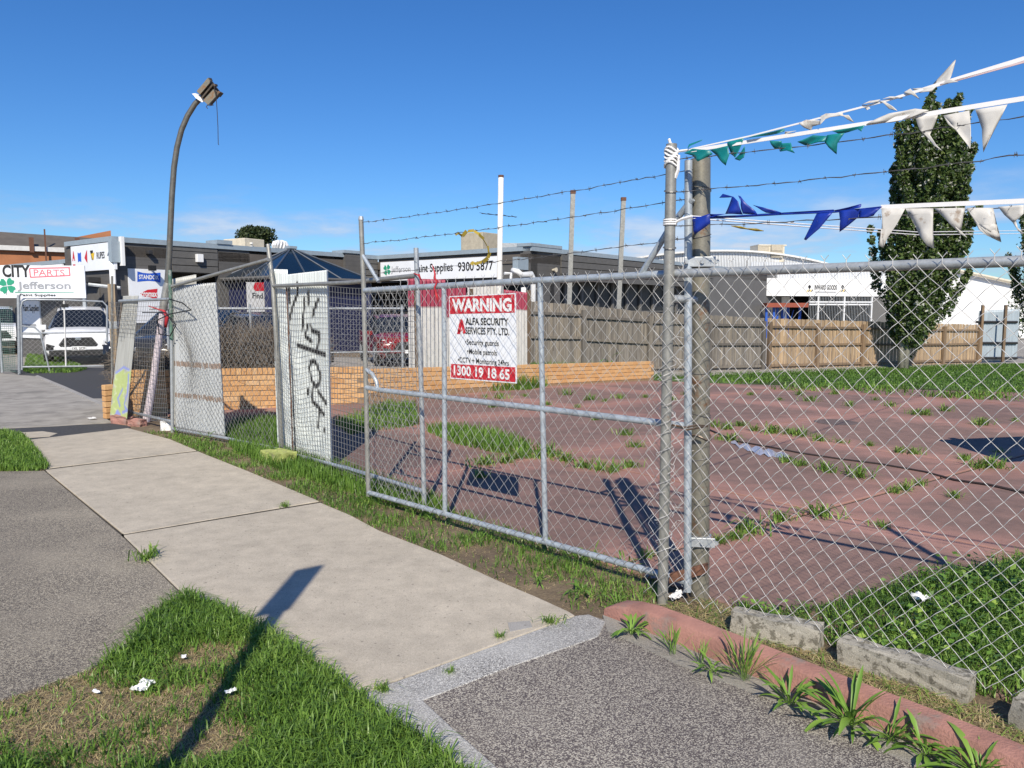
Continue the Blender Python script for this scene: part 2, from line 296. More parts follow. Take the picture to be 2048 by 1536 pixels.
# ------------------------------------------------------------------ scene helpers
def link(name, mesh): o = bpy.data.objects.new(name, mesh); COL.objects.link(o); return o
def MW(o):
    m = o.matrix_basis.copy()
    return (MW(o.parent) @ o.matrix_parent_inverse @ m) if o.parent else m
def MPI(p): return MW(p).inverted()
def tag(o, label=None, cat=None, group=None, kind=None):
    for k, v in (('label', label), ('category', cat), ('group', group), ('kind', kind)):
        if v: o[k] = v
    return o
def thing(name, label, cat, loc=(0, 0, 0), group=None, rz=0):
    o = bpy.data.objects.new(name, None); COL.objects.link(o); o.empty_display_size = .1
    o.location = loc; o.rotation_euler = (0, 0, rz); o.matrix_basis = Matrix.Translation(loc) @ Matrix.Rotation(rz, 4, 'Z')
    return tag(o, label, cat, group)
class MB:
    def __init__(s): s.v = []; s.f = []
    def add(s, vs, fs):
        n = len(s.v); s.v += [tuple(x) for x in vs]; s.f += [tuple(i + n for i in f) for f in fs]; return s
    def hexa(s, c):      # 8 corners: bottom 4 ccw, top 4
        return s.add(c, [(3, 2, 1, 0), (4, 5, 6, 7), (0, 1, 5, 4), (1, 2, 6, 5), (2, 3, 7, 6), (3, 0, 4, 7)])
    def box(s, c, d, rz=0, mat=None):
        x, y, z = (k / 2 for k in d); pts = [(-x, -y, -z), (x, -y, -z), (x, y, -z), (-x, y, -z), (-x, -y, z), (x, -y, z), (x, y, z), (-x, y, z)]
        m = Matrix.Translation(c) @ (mat if mat is not None else Matrix.Rotation(rz, 4, 'Z'))
        return s.hexa([m @ Vector(p) for p in pts])
    def tube(s, pts, r, n=8, cap=True):
        pts = [Vector(p) for p in pts]; k = len(pts); rr = r if isinstance(r, (list, tuple)) else [r] * k
        t0 = (pts[1] - pts[0]).normalized(); a = Vector((0, 0, 1)) if abs(t0.z) < .9 else Vector((1, 0, 0))
        u = t0.cross(a).normalized(); base = len(s.v); pt = t0
        for i, p in enumerate(pts):
            t = (pts[min(i + 1, k - 1)] - pts[max(i - 1, 0)]).normalized()
            u = (u - t * u.dot(t)); u = u.normalized() if u.length > 1e-6 else t.orthogonal().normalized(); w_ = t.cross(u)
            for j in range(n):
                an = 2 * math.pi * j / n; s.v.append(tuple(p + (u * math.cos(an) + w_ * math.sin(an)) * rr[i]))
        for i in range(k - 1):
            for j in range(n):
                a0 = base + i * n + j; a1 = base + i * n + (j + 1) % n; s.f.append((a0, a1, a1 + n, a0 + n))
        if cap:
            s.f.append(tuple(base + j for j in reversed(range(n)))); s.f.append(tuple(base + (k - 1) * n + j for j in range(n)))
        return s
    def prism(s, poly, z0, z1):        # poly of xy; z per vertex allowed via gz offset callables
        n = len(poly); ar = sum(poly[i][0] * poly[(i + 1) % n][1] - poly[(i + 1) % n][0] * poly[i][1] for i in range(n))
        if ar < 0: poly = poly[::-1]
        f0 = z0 if callable(z0) else (lambda x, y: z0); f1 = z1 if callable(z1) else (lambda x, y: z1)
        vs = [(p[0], p[1], f0(p[0], p[1])) for p in poly] + [(p[0], p[1], f1(p[0], p[1])) for p in poly]
        return s.add(vs, [tuple(reversed(range(n))), tuple(range(n, 2 * n))] + [(i, (i + 1) % n, n + (i + 1) % n, n + i) for i in range(n)])
    def mesh(s, name, smooth=False):
        m = bpy.data.meshes.new(name); m.from_pydata(s.v, [], s.f); m.update()
        if smooth: m.polygons.foreach_set('use_smooth', [True] * len(m.polygons))
        return m
    def build(s, name, mat, parent=None, smooth=False, bevel=0):
        m = s.mesh(name, smooth); m.materials.append(M(mat)); o = link(name, m)
        if parent: o.parent = parent; o.matrix_parent_inverse = MPI(parent)
        if bevel:
            bv = o.modifiers.new('bevel', 'BEVEL'); bv.width = bevel; bv.segments = 2; bv.limit_method = 'ANGLE'
        return o
def part(name, me, parent, mtx=None, mat=None):
    o = link(name, me)
    if mtx is not None: o.matrix_basis = mtx
    if parent: o.parent = parent; o.matrix_parent_inverse = MPI(parent)
    return o
def lerp(a, b, t): return Vector(a) * (1 - t) + Vector(b) * t
def poly_fill(pts, thick=0, n=None):     # flat polygon (may be concave) in 3-D, optional thickness along n
    bm = bmesh.new(); vs = [bm.verts.new(p) for p in pts]; f = bm.faces.new(vs); bmesh.ops.triangulate(bm, faces=[f])
    mb = MB(); bm.verts.index_update(); mb.add([v.co for v in bm.verts], [[v.index for v in f.verts] for f in bm.faces]); bm.free()
    return mb
def np_tris(name, verts, tris, mat, attr=None, parent=None, smooth=False):
    me = bpy.data.meshes.new(name); nv, nf = len(verts), len(tris)
    me.vertices.add(nv); me.vertices.foreach_set('co', np.asarray(verts, np.float32).ravel())
    me.loops.add(nf * 3); me.loops.foreach_set('vertex_index', np.asarray(tris, np.int32).ravel())
    me.polygons.add(nf); me.polygons.foreach_set('loop_start', np.arange(0, nf * 3, 3, dtype=np.int32)); me.polygons.foreach_set('loop_total', np.full(nf, 3, np.int32))
    if smooth: me.polygons.foreach_set('use_smooth', np.ones(nf, bool))
    me.update(calc_edges=True); me.validate()
    if attr is not None:
        a = me.attributes.new('tint', 'FLOAT', 'POINT'); a.data.foreach_set('value', np.asarray(attr, np.float32))
    me.materials.append(M(mat)); return me
# text -------------------------------------------------------------
def text_mesh(s, bold=0.0, res=3):
    c = bpy.data.curves.new('t', 'FONT'); c.body = s; c.size = 1; c.offset = bold; c.resolution_u = res; c.fill_mode = 'BOTH'
    o = bpy.data.objects.new('t', c); COL.objects.link(o); bpy.context.view_layer.update()
    me = bpy.data.meshes.new_from_object(o.evaluated_get(bpy.context.evaluated_depsgraph_get()))
    bpy.data.objects.remove(o); bpy.data.curves.remove(c); return me
class Fr:                                # an upright face: s along, z up, d outwards (towards the street)
    def __init__(f, a, b, flip=False):
        f.o = Vector((a[0], a[1], 0)); v = Vector((b[0] - a[0], b[1] - a[1], 0)); f.L = v.length; f.ex = v.normalized()
        n = Vector((f.ex.y, -f.ex.x, 0)); f.n = -n if flip else n; f.b = f.o + v
    def pt(f, s, z, d=0): return f.o + f.ex * s + f.n * d + Vector((0, 0, z))
    def sz(f, px, py, d=0):
        a = f.o + f.n * d; p = V(px, py, a, a + f.ex); return (p - a).dot(f.ex), p.z
    def box(f, mb, s0, s1, z0, z1, d0, d1):
        return mb.hexa([f.pt(s0, z0, d1), f.pt(s1, z0, d1), f.pt(s1, z0, d0), f.pt(s0, z0, d0), f.pt(s0, z1, d1), f.pt(s1, z1, d1), f.pt(s1, z1, d0), f.pt(s0, z1, d0)])
    def poly(f, pts, d): return poly_fill([f.pt(s, z, d) for s, z in pts])
    def text(f, s, x0, x1, z0, z1, d, mat, parent, bold=.01, name='lettering', keep=False):
        me = text_mesh(s, bold); n = len(me.vertices); co = np.empty(n * 3, np.float32); me.vertices.foreach_get('co', co); co = co.reshape(-1, 3)
        lo, hi = co.min(0), co.max(0); out = np.empty_like(co)
        for i in range(n):
            u = (co[i, 0] - lo[0]) / (hi[0] - lo[0]); q = (co[i, 1] - lo[1]) / (hi[1] - lo[1])
            out[i] = f.pt(x0 + (x1 - x0) * u, z0 + (z1 - z0) * q, d)
        me.vertices.foreach_set('co', out.ravel()); me.update(); me.materials.clear(); me.materials.append(M(mat))
        return part(name, me, parent)
# grass ------------------------------------------------------------
def inpoly(x, y, poly):
    r = np.zeros(len(x), bool); n = len(poly)
    for i in range(n):
        x1, y1 = poly[i][0], poly[i][1]; x2, y2 = poly[(i + 1) % n][0], poly[(i + 1) % n][1]
        if y1 == y2: continue
        c = ((y1 > y) != (y2 > y)) & (x < (x2 - x1) * (y - y1) / (y2 - y1) + x1); r ^= c
    return r
def vnoise(x, y, s, seed=0):
    k = seed * 1.7
    v = np.sin(x * s * 1.3 + y * s * .7 + k) + np.sin(-x * s * .8 + y * s * 1.5 + 2.1 + k) + .7 * np.sin(x * s * 2.3 - y * s * 1.9 + k * 2) + .5 * np.sin(x * s * 3.7 + y * s * 4.1 + k)
    return v / 3.2 * .5 + .5
def blades(bx, by, bz, h, wd, lean, tint):
    n = len(bx); th = rng.uniform(0, 2 * np.pi, n); le = h * lean * rng.uniform(.2, 1.2, n); fa = th + rng.normal(0, .6, n) + np.pi / 2
    zf = np.where(np.broadcast_to(lean, (n,)) > 1.4, .28, 1.0); bend = rng.uniform(.15, .55, n)
    dx, dy = np.cos(th) * le, np.sin(th) * le; wx, wy = np.cos(fa) * wd / 2, np.sin(fa) * wd / 2
    v = np.empty((n, 5, 3))
    v[:, 0] = np.stack([bx - wx, by - wy, bz], 1); v[:, 1] = np.stack([bx + wx, by + wy, bz], 1)
    mx_, my_, mz = bx + dx * bend, by + dy * bend, bz + h * rng.uniform(.5, .75, n) * zf
    v[:, 2] = np.stack([mx_ - wx * .8, my_ - wy * .8, mz], 1); v[:, 3] = np.stack([mx_ + wx * .8, my_ + wy * .8, mz], 1)
    tz = bz + np.sqrt(np.maximum(.12, 1 - (le / np.maximum(h, 1e-4)) ** 2 * .6)) * h * zf * rng.uniform(.75, 1.05, n)
    v[:, 4] = np.stack([bx + dx, by + dy, tz], 1)
    i = (np.arange(n) * 5)[:, None, None] + np.array([[0, 1, 3], [0, 3, 2], [2, 3, 4]])[None]
    return v.reshape(-1, 3), i.reshape(-1, 3), np.repeat(tint, 5)
gzv = np.vectorize(gz)
def scatter(poly, dens, mask=None):
    xs = [p[0] for p in poly]; ys = [p[1] for p in poly]; A = (max(xs) - min(xs)) * (max(ys) - min(ys)); n = int(A * dens)
    x = rng.uniform(min(xs), max(xs), n); y = rng.uniform(min(ys), max(ys), n); k = inpoly(x, y, poly)
    if mask is not None: k &= rng.uniform(0, 1, n) < mask(x, y)
    return x[k], y[k]
def grass(name, label, poly, dens, h0, h1, wd, lean=.6, straw=.08, mask=None, zoff=-.012, mat='grass', hmod=None, cat='grass', green=(.0, .76)):
    x, y = scatter(poly, dens, mask); n = len(x); h = rng.uniform(h0, h1, n) * (hmod(x, y) if hmod else 1)
    tint = np.clip(green[0] + (green[1] - green[0]) * (.55 * rng.uniform(0, 1, n) + .45 * vnoise(x, y, 2.1, 3)), 0, .77)
    sm = straw(x, y) if callable(straw) else straw
    is_s = rng.uniform(0, 1, n) < sm; tint = np.where(is_s, rng.uniform(.82, 1, n), tint); h = np.where(is_s, h * .55, h)
    ln = np.where(is_s, 1.6, lean)
    v, i, t = blades(x, y, gzv(x, y) + zoff, h, wd * rng.uniform(.6, 1.3, n), ln, tint)
    o = link(name, np_tris(name, v, i, mat, t)); return tag(o, label, cat, kind='stuff')
# ================================================================== the ground
def gsheet(x, y): return gz(x, y) - .015 - .065 * sstep(11, 14, y)
def clip(poly, p, n):                     # keep the side where (q-p).n <= 0
    out = []
    for i in range(len(poly)):
        a, b = poly[i], poly[(i + 1) % len(poly)]; da = (a[0] - p[0]) * n[0] + (a[1] - p[1]) * n[1]; db = (b[0] - p[0]) * n[0] + (b[1] - p[1]) * n[1]
        if da <= 0: out.append(a)
        if (da < 0 < db) or (db < 0 < da):
            t = da / (da - db); out.append((a[0] + (b[0] - a[0]) * t, a[1] + (b[1] - a[1]) * t))
    return out
def grid_sheet(name, xs, ys, f, mat):
    mb = MB(); nx = len(xs)
    vs = [(x, y, f(x, y)) for y in ys for x in xs]
    fs = [(j * nx + i, j * nx + i + 1, (j + 1) * nx + i + 1, (j + 1) * nx + i) for j in range(len(ys) - 1) for i in range(nx - 1)]
    return mb.add(vs, fs).build(name, mat)
tag(grid_sheet('ground', [-900, -200, -60, -30, -15, -8, -4, -2, -1] + [k * .5 for k in range(0, 12)] + [7, 9, 12, 15, 20, 30, 60, 200, 900],
    [-300, -60, -20, -5, 0] + [k * 1.0 for k in range(1, 38)] + [45, 60, 120, 300, 1500], gsheet, 'soil'), kind='structure')
def pp(*l): return [tuple(P(*q)[:2]) for q in l]
plain('joint_dirt', (.05, .042, .03), .95, var=.5, scale=30)
def slab(name, pts, mat, parent=None, z1=0.0, z0=-.12, bev=.006):
    return MB().prism(pts, z0, z1).build(name, mat, parent, bevel=bev)
def inset(poly, d):
    cx_ = sum(p[0] for p in poly) / len(poly); cy_ = sum(p[1] for p in poly) / len(poly); out = []
    for p in poly:
        l = math.hypot(p[0] - cx_, p[1] - cy_); k = (l - d) / l; out.append((cx_ + (p[0] - cx_) * k, cy_ + (p[1] - cy_) * k))
    return out
def struct(name):
    o = bpy.data.objects.new(name, None); COL.objects.link(o); o.empty_display_size = .1; return tag(o, kind='structure')
fp = struct('footpath')
slab('slab', pp((54, 880), (256, 856), (283, 863), (340, 878), (393, 900.5), (91, 936.5)), 'concrete', fp)
slab('slab', pp((91, 939), (396, 902), (500, 943), (638, 1001), (248, 1066.5)), 'concrete', fp, -.003)
slab('slab', pp((247.5, 1070.5), (641, 1005.5), (700, 1030), (760, 1062), (880, 1108), (1000, 1163), (1080, 1197), (1137, 1223), (1150, 1231), (900, 1322), (718, 1387), (560, 1290), (371, 1191)), 'concrete', fp, .002)
for k_, pts_ in enumerate((((88, 936), (399, 898.5), (399, 905), (88, 942)), ((243, 1066), (644, 1001), (644, 1009), (243, 1074)), ((84, 934), (94, 944), (250, 1070), (374, 1190), (367, 1194), (243, 1072)))):
    slab('joint_fill', pp(*pts_), 'joint_dirt', fp, -.0085, -.1, 0)
crossing = struct('driveway')
slab('aggregate_paving', pp((-500, 950), (89, 940.5), (245, 1071), (369, 1192), (300, 1235), (262, 1290), (180, 1335), (0, 1398), (-300, 1480)), 'aggregate_left', crossing, -.004)
drive = struct('driveway_crossing')
slab('aggregate_paving', pp((719, 1389), (1180, 1229), (1235, 1243), (1300, 1268), (1480, 1350), (1700, 1450), (1950, 1575), (2400, 1830), (1700, 2300), (1000, 1620), (890, 1510), (800, 1445)), 'aggregate', drive, -.004)
slab('cement_edge', pp((1205, 1229), (1300, 1265), (1480, 1339), (1700, 1433), (1950, 1540), (2400, 1745), (2350, 1810), (2100, 1672), (1900, 1560), (1780, 1508), (1640, 1440), (1520, 1390), (1430, 1355), (1350, 1326), (1290, 1296), (1215, 1262)), 'aggregate_edge', drive, -.0005, -.05, 0)
band = slab('painted_edge', pp((719, 1388.5), (900, 1323), (1151, 1231), (1178, 1228), (1212, 1243), (1196, 1273), (1020, 1333), (846, 1400), (905, 1455), (990, 1530), (1100, 1640), (1060, 1660), (965, 1565), (884, 1500), (796, 1440)), 'white_band', drive, 0.0, -.05)
apron = struct('side_driveway')
slab('concrete_apron', pp((-900, 720), (-200, 745), (40, 750), (75, 752), (130, 775), (211, 812), (214, 838), (224, 844), (120, 851), (-30, 858), (-900, 880)), 'asphalt_grey', apron, -.002, -.12, 0)
slab('asphalt_lane', pp((76, 752), (40, 748), (20, 740), (120, 735), (235, 735), (300, 750), (300, 800), (212, 809), (132, 773)), 'asphalt', apron, -.006, -.12, 0)
slab('asphalt_patch', pp((-60, 859), (222, 845.5), (262, 852), (258, 855), (52, 879), (10, 872)), 'asphalt', apron, -.008, -.12, 0)
slab('kerb_strip', pp((75, 751), (131, 774), (213, 810), (213, 816), (126, 777), (70, 753)), 'kerb_grey', apron, .012, -.1, 0)
slab('concrete_patch', pp((-30, 868), (85, 862), (115, 866), (100, 872), (0, 878), (-40, 878)), 'concrete', apron, -.003, -.1, 0)
slab('cover_plate', pp((1015, 1247), (1060, 1243), (1065, 1256), (1020, 1265)), 'kerb_grey', fp, .0055, -.02, 0)
tag(MB().prism([(-40, 12.6), (-16, 12.6), (-9, 14), (-6.4, 12.6), (-2.9, 14.4), (3.4, 20.1), (20, 29), (60, 50), (60, 120), (-60, 120), (-60, 20)], -.9, lambda x, y: -.004 if x < 3 else gz(x, y) - .03).build('yard', 'asphalt_grey'), kind='structure')
# red paved lot: real slabs with open joints
lot = struct('lot_paving')
n1, m1 = (.76, .65), (.59, -.81); det = n1[0] * m1[1] - n1[1] * m1[0]
def st2xy(s, t): return ((s * m1[1] - n1[1] * t) / det, (n1[0] * t - s * m1[0]) / det)
sl_s = [3.62, 5.9, 9.0, 12.1, 15.2, 18.3, 22.5]; sl_t = [5.8, 2.7, -.4, -3.5, -6.6, -9.7, -12.8, -15.9, -19]
WA0, WA1, WB1 = P(226, 830, 0), P(735, 806, 0), P(1308, 751, 0)
back_n = Vector((-(WB1.y - WA0.y), WB1.x - WA0.x)).normalized(); LB0, LB1 = P(1400, 757), P(2048, 786)
bn = Vector((-(LB1.y - LB0.y), LB1.x - LB0.x)).normalized()
FN = Vector((.69, .72))
slab('joint_fill', clip(clip([st2xy(3.66, 3), st2xy(13, 3), st2xy(13, -12), st2xy(3.66, -12)], (0, 11.2), (0, 1)), (-7, 0), (-1, 0)), 'joint_dirt', lot, -.0125, -.1, 0)
random.seed(3)
for i in range(len(sl_s) - 1):
    for j in range(len(sl_t) - 1):
        g = .016
        q = [st2xy(sl_s[i] + g, sl_t[j] - g), st2xy(sl_s[i + 1] - g, sl_t[j] - g), st2xy(sl_s[i + 1] - g, sl_t[j + 1] + g), st2xy(sl_s[i] + g, sl_t[j + 1] + g)]
        q = clip(q, (WA0.x + back_n.x * .25, WA0.y + back_n.y * .25), back_n); q = clip(q, LB0, bn) if len(q) > 2 else q
        q = clip(q, (-7.0, 10), (-1, 0)) if len(q) > 2 else q
        if len(q) < 3: continue
        cxm = sum(p[0] for p in q) / len(q); cym = sum(p[1] for p in q) / len(q)
        if cxm > 14: continue
        dz = random.uniform(-.004, .004)
        sub = [q] if cym < 11.5 else None
        if sub: slab('slab', q, 'red_slab', lot, dz, -.1, .008)
        else:
            bm = bmesh.new(); f = bm.faces.new([bm.verts.new((p[0], p[1], 0)) for p in q])
            bmesh.ops.subdivide_edges(bm, edges=bm.edges[:], cuts=4, use_grid_fill=True); bmesh.ops.triangulate(bm, faces=bm.faces[:])
            for v_ in bm.verts: v_.co.z = gz(v_.co.x, v_.co.y) + dz
            r = bmesh.ops.extrude_face_region(bm, geom=bm.faces[:]); 
            for v_ in [e for e in r['geom'] if isinstance(e, bmesh.types.BMVert)]: v_.co.z -= .1
            bmesh.ops.recalc_face_normals(bm, faces=bm.faces[:])
            me = bpy.data.meshes.new('slab'); bm.to_mesh(me); bm.free(); me.materials.append(M('red_slab')); part('slab', me, lot)
lawnp = [LB0, LB1, P(2600, 812), (30, 31), (19, 30.6), (.5, 20.2), tuple(WB1)]
mbl = MB(); bm = bmesh.new(); f = bm.faces.new([bm.verts.new((p[0], p[1], 0)) for p in lawnp]); bmesh.ops.triangulate(bm, faces=[f])
bmesh.ops.subdivide_edges(bm, edges=bm.edges[:], cuts=6, use_grid_fill=True); bmesh.ops.triangulate(bm, faces=bm.faces[:])
for v_ in bm.verts: v_.co.z = gz(v_.co.x, v_.co.y) + .006
me = bpy.data.meshes.new('lawn'); bm.to_mesh(me); bm.free(); plain('lawn_green', (.085, .14, .03), .95, var=.35, scale=3, dirt=((.18, .16, .07), 2, .58)); me.materials.append(M('lawn_green'))
tag(link('lawn', me), kind='structure')

# ================================================================== low orange brick walls
def hexmesh(name, d, mat, bev=.004):
    mb = MB().box((0, 0, 0), d); m = mb.mesh(name); m.materials.append(M(mat))
    bm = bmesh.new(); bm.from_mesh(m); bmesh.ops.bevel(bm, geom=bm.edges[:], offset=bev, segments=1, affect='EDGES'); bm.to_mesh(m); bm.free(); return m
def brick_wall(name, label, a, b, h, courses, rowlock, tilt=0.0, zbase=0.0, thick=.11):
    a = Vector((a[0], a[1], 0)); b = Vector((b[0], b[1], 0)); L = (b - a).length; ex = (b - a).normalized(); n = Vector((ex.y, -ex.x, 0)); rz = math.atan2(ex.y, ex.x)
    t = thing(name, label, 'wall', a)
    zt = lambda s: tilt * s / L
    c = [a - n * .0, b, b - n * thick, a - n * thick]
    mb = MB(); lo = -.45
    mb.hexa([Vector((p.x, p.y, lo)) for p in (a - n * .012, b - n * .012, b - n * (thick - .012), a - n * (thick - .012))] + [Vector((p.x, p.y, zbase + h - .012 + zz)) for p, zz in ((a - n * .012, 0), (b - n * .012, tilt), (b - n * (thick - .012), tilt), (a - n * (thick - .012), 0))])
    mb.build('mortar_core', 'mortar', t)
    bh = .076; jt = .0105; me = hexmesh('brick', (.222, .108, bh), 'orange_brick'); mr = hexmesh('brick', (.073, .112, .105), 'orange_brick')
    for cidx in range(courses):
        z = zbase + h - (.117 if rowlock else 0) - (cidx + .5) * (bh + jt)
        s = .111 + (.116 if cidx % 2 else 0)
        while s < L - .1:
            zz = z + zt(s)
            if zz + bh / 2 > gz(*(a + ex * s)[:2]) - .02:
                p = a + ex * s - n * (thick / 2) + n * random.uniform(-.002, .003) + Vector((0, 0, zz))
                part('brick', me, t, Matrix.Translation(p) @ Matrix.Rotation(rz + random.uniform(-.006, .006), 4, 'Z'))
            s += .2325
    if rowlock:
        s = .04
        while s < L - .03:
            p = a + ex * s - n * (thick / 2) + n * random.uniform(-.002, .004) + Vector((0, 0, zbase + h - .0525 + zt(s)))
            part('brick', mr, t, Matrix.Translation(p) @ Matrix.Rotation(rz, 4, 'Z')); s += .0835
    return t
brick_wall('brick_wall', 'low orange brick planter wall with upright capping bricks, dead hedge behind it', WA0, WA1, .70, 7, True, -.06)
brick_wall('brick_wall', 'long low orange brick wall running back beside the red paving to the timber fence', WA1 + Vector((.02, .02, 0)), WB1, .60, 5, False, -.24)
pier = thing('brick_pier', 'short orange brick pier beside the side driveway, timber post behind it', 'pier', P(216, 838))
pc = P(216, 838, 0)
mebk = hexmesh('brick', (.222, .108, .076), 'orange_brick')
for k in range(6):
    part('brick', mebk, pier, Matrix.Translation((pc.x, pc.y + .12, .04 + k * .0865)) @ Matrix.Rotation(R(52 + random.uniform(-2, 2)), 4, 'Z'))
tp = thing('timber_post', 'tall weathered timber post with a metal strap, beside the brick pier', 'post', (pc.x + .02, pc.y + .28, 0))
tb = V(218, 568, (pc.x, pc.y + .28), (pc.x + 1, pc.y + .28)).z
MB().box((pc.x + .02, pc.y + .28, tb / 2 - .05), (.105, .10, tb + .1), R(8)).build('post_body', 'wood_post', tp, bevel=.006)
MB().box((pc.x + .02, pc.y + .28, tb - .62), (.112, .107, .11), R(8)).build('metal_strap', 'galv', tp)

# ================================================================== timber paling fences
TF0, TF1, TF2 = Vector((-.05, 20.0)), Vector((7.95, 24.15)), Vector((18.0, 29.5))
def paling_fence(name, label, a, b, hts, mat, pal_mat_rail, posts_px):
    L = (b - a).length; ex = (b - a).normalized(); rz = math.atan2(ex.y, ex.x); n = Vector((ex.y, -ex.x))
    t = thing(name, label, 'fence', (a.x, a.y, gz(a.x, a.y)))
    ms = [hexmesh('paling', (.086, .014, 1.0), mat, .003) for _ in range(2)]
    s = .05; k = 0
    while s < L:
        p = a + ex * s; g = gz(p.x, p.y); h = hts[0] + (hts[1] - hts[0]) * s / L + random.uniform(-.012, .012)
        part('paling', ms[k % 2], t, Matrix.Translation((p.x - n.x * (.02 + (k % 2) * .012), p.y - n.y * (.02 + (k % 2) * .012), g + h / 2 - .02)) @ Matrix.Rotation(rz + random.uniform(-.02, .02), 4, 'Z') @ Matrix.Rotation(random.uniform(-.006, .006), 4, 'Y') @ Matrix.Diagonal((1, 1, h, 1)))
        s += .094; k += 1
    npan = max(1, round(L / 2.4))
    for i in range(npan):
        s0, s1 = L * i / npan, L * (i + 1) / npan
        for fr_ in (.1, .50, .84):
            pa, pb = a + ex * s0, a + ex * s1; h = hts[0] + (hts[1] - hts[0]) * (i + .5) / npan; up = random.uniform(-.02, .02)
            za, zb = gz(pa.x, pa.y) + h * fr_, gz(pb.x, pb.y) + h * fr_ + up
            c = [(pa.x + n.x * d_, pa.y + n.y * d_, za - .035) for d_ in (.045, 0)]; e = [(pb.x + n.x * d_, pb.y + n.y * d_, zb - .035) for d_ in (.045, 0)]
            lo = [c[0], e[0], e[1], c[1]]; MB().hexa([Vector(q) for q in lo] + [Vector(q) + Vector((0, 0, .07)) for q in lo]).build('rail', pal_mat_rail, t)
    for i in range(npan + 1):
        p = a + ex * min(L - .06, max(.06, L * i / npan)); g = gz(p.x, p.y); h = hts[0] + (hts[1] - hts[0]) * i / npan
        MB().box((p.x + n.x * .045, p.y + n.y * .045, g + h * .46), (.12, .085, h * .93), rz).build('post', pal_mat_rail, t)
    return t
paling_fence('paling_fence', 'weathered grey timber paling fence behind the low brick wall', TF0, TF1, (1.92, 1.70), 'wood_grey', 'wood_rail_grey', [])
paling_fence('paling_fence', 'newer tan timber paling fence with dark rails behind the poplar tree', TF1 + Vector((.13, .07)), TF2, (1.68, 1.53), 'wood_tan', 'wood_rail', [])

# ================================================================== corrugated sheets
def dseg(px, py, a, b):
    ax, ay = a; bx, by = b; L2 = (bx - ax) ** 2 + (by - ay) ** 2 + 1e-9
    t = np.clip(((px - ax) * (bx - ax) + (py - ay) * (by - ay)) / L2, 0, 1); return np.hypot(px - ax - t * (bx - ax), py - ay - t * (by - ay))
def corr_sheet(name, label, c, mat, pitch=.038, amp=.009, strokes=(), cat='sheet', nu=None, nv=60, parent=None, group=None, curve=0.0):
    """c: bottom-left, bottom-right, top-right, top-left corners in space; strokes: (points in 0..1 sheet units, radius, rgb, soft)"""
    c = [Vector(q) for q in c]; w_ = ((c[1] - c[0]).length + (c[2] - c[3]).length) / 2; n = (c[1] - c[0]).cross(c[3] - c[0]).normalized()
    hgt = (c[3] - c[0]).length
    if n.y > 0: n = -n
    nu = nu or max(8, int(w_ / pitch * 8)); us = np.linspace(0, 1, nu + 1); vs_ = np.linspace(0, 1, nv + 1)
    U, Vv = np.meshgrid(us, vs_); fl = lambda q: np.array(q)
    X = (1 - U)[..., None] * (1 - Vv)[..., None] * fl(c[0]) + U[..., None] * (1 - Vv)[..., None] * fl(c[1]) + U[..., None] * Vv[..., None] * fl(c[2]) + (1 - U)[..., None] * Vv[..., None] * fl(c[3])
    off = amp * np.sin(2 * np.pi * U * w_ / pitch) + .004 * np.sin(7 * U + 5 * Vv) + curve * np.sin(np.pi * Vv)
    X = X + off[..., None] * fl(n); co = X.reshape(-1, 3); N = len(co)
    Xb = co - fl(n) * .0014
    nx = nu + 1; q = [(j * nx + i, j * nx + i + 1, (j + 1) * nx + i + 1, (j + 1) * nx + i) for j in range(nv) for i in range(nu)]
    qb = [(a + N, d + N, c_ + N, b + N) for a, b, c_, d in q]
    per = [i for i in range(nx)] + [j * nx + nx - 1 for j in range(1, nv + 1)] + [nv * nx + i for i in range(nx - 2, -1, -1)] + [j * nx for j in range(nv - 1, 0, -1)]
    rim = [(per[i], per[i] + N, per[(i + 1) % len(per)] + N, per[(i + 1) % len(per)]) for i in range(len(per))]
    me = bpy.data.meshes.new(name); me.from_pydata(np.vstack([co, Xb]).tolist(), [], q + qb + rim); me.polygons.foreach_set('use_smooth', [True] * len(me.polygons)); me.update()
    sh = me.attributes.new('sheet', 'FLOAT_VECTOR', 'POINT'); uv = np.stack([U.ravel() * w_, Vv.ravel(), np.zeros(N)], 1); sh.data.foreach_set('vector', np.vstack([uv, uv]).astype(np.float32).ravel())
    col = np.zeros((N, 4), np.float32)
    for pts, rad, rgb, soft in strokes:
        d = np.full(N, 9.0); uu, vv = U.ravel() * w_, Vv.ravel() * hgt
        for a, b in zip(pts[:-1], pts[1:]): d = np.minimum(d, dseg(uu, vv, (a[0] * w_, a[1] * hgt), (b[0] * w_, b[1] * hgt)))
        al = np.clip((rad + soft - d) / (2 * soft), 0, 1); al = al * al * (3 - 2 * al)
        k = al > col[:, 3] * .0 ; m_ = al[:, None]; col[:, :3] = col[:, :3] * (1 - m_) + np.array(rgb) * m_; col[:, 3] = np.maximum(col[:, 3], al)
        nzm = col[:, 3] > 0
    # straighten colour where partly covered
    ca = me.color_attributes.new('paint', 'FLOAT_COLOR', 'POINT'); f4 = col.copy(); k = f4[:, 3] > 1e-3; f4[k, :3] = f4[k, :3] / np.maximum(f4[k, 3:4], .05) * 1.0
    f4[:, :3] = np.clip(f4[:, :3], 0, 1); ca.data.foreach_set('color', np.vstack([f4, f4]).ravel())
    me.materials.append(M(mat)); o = part(name, me, parent)
    if label: tag(o, label, cat, group)
    return o
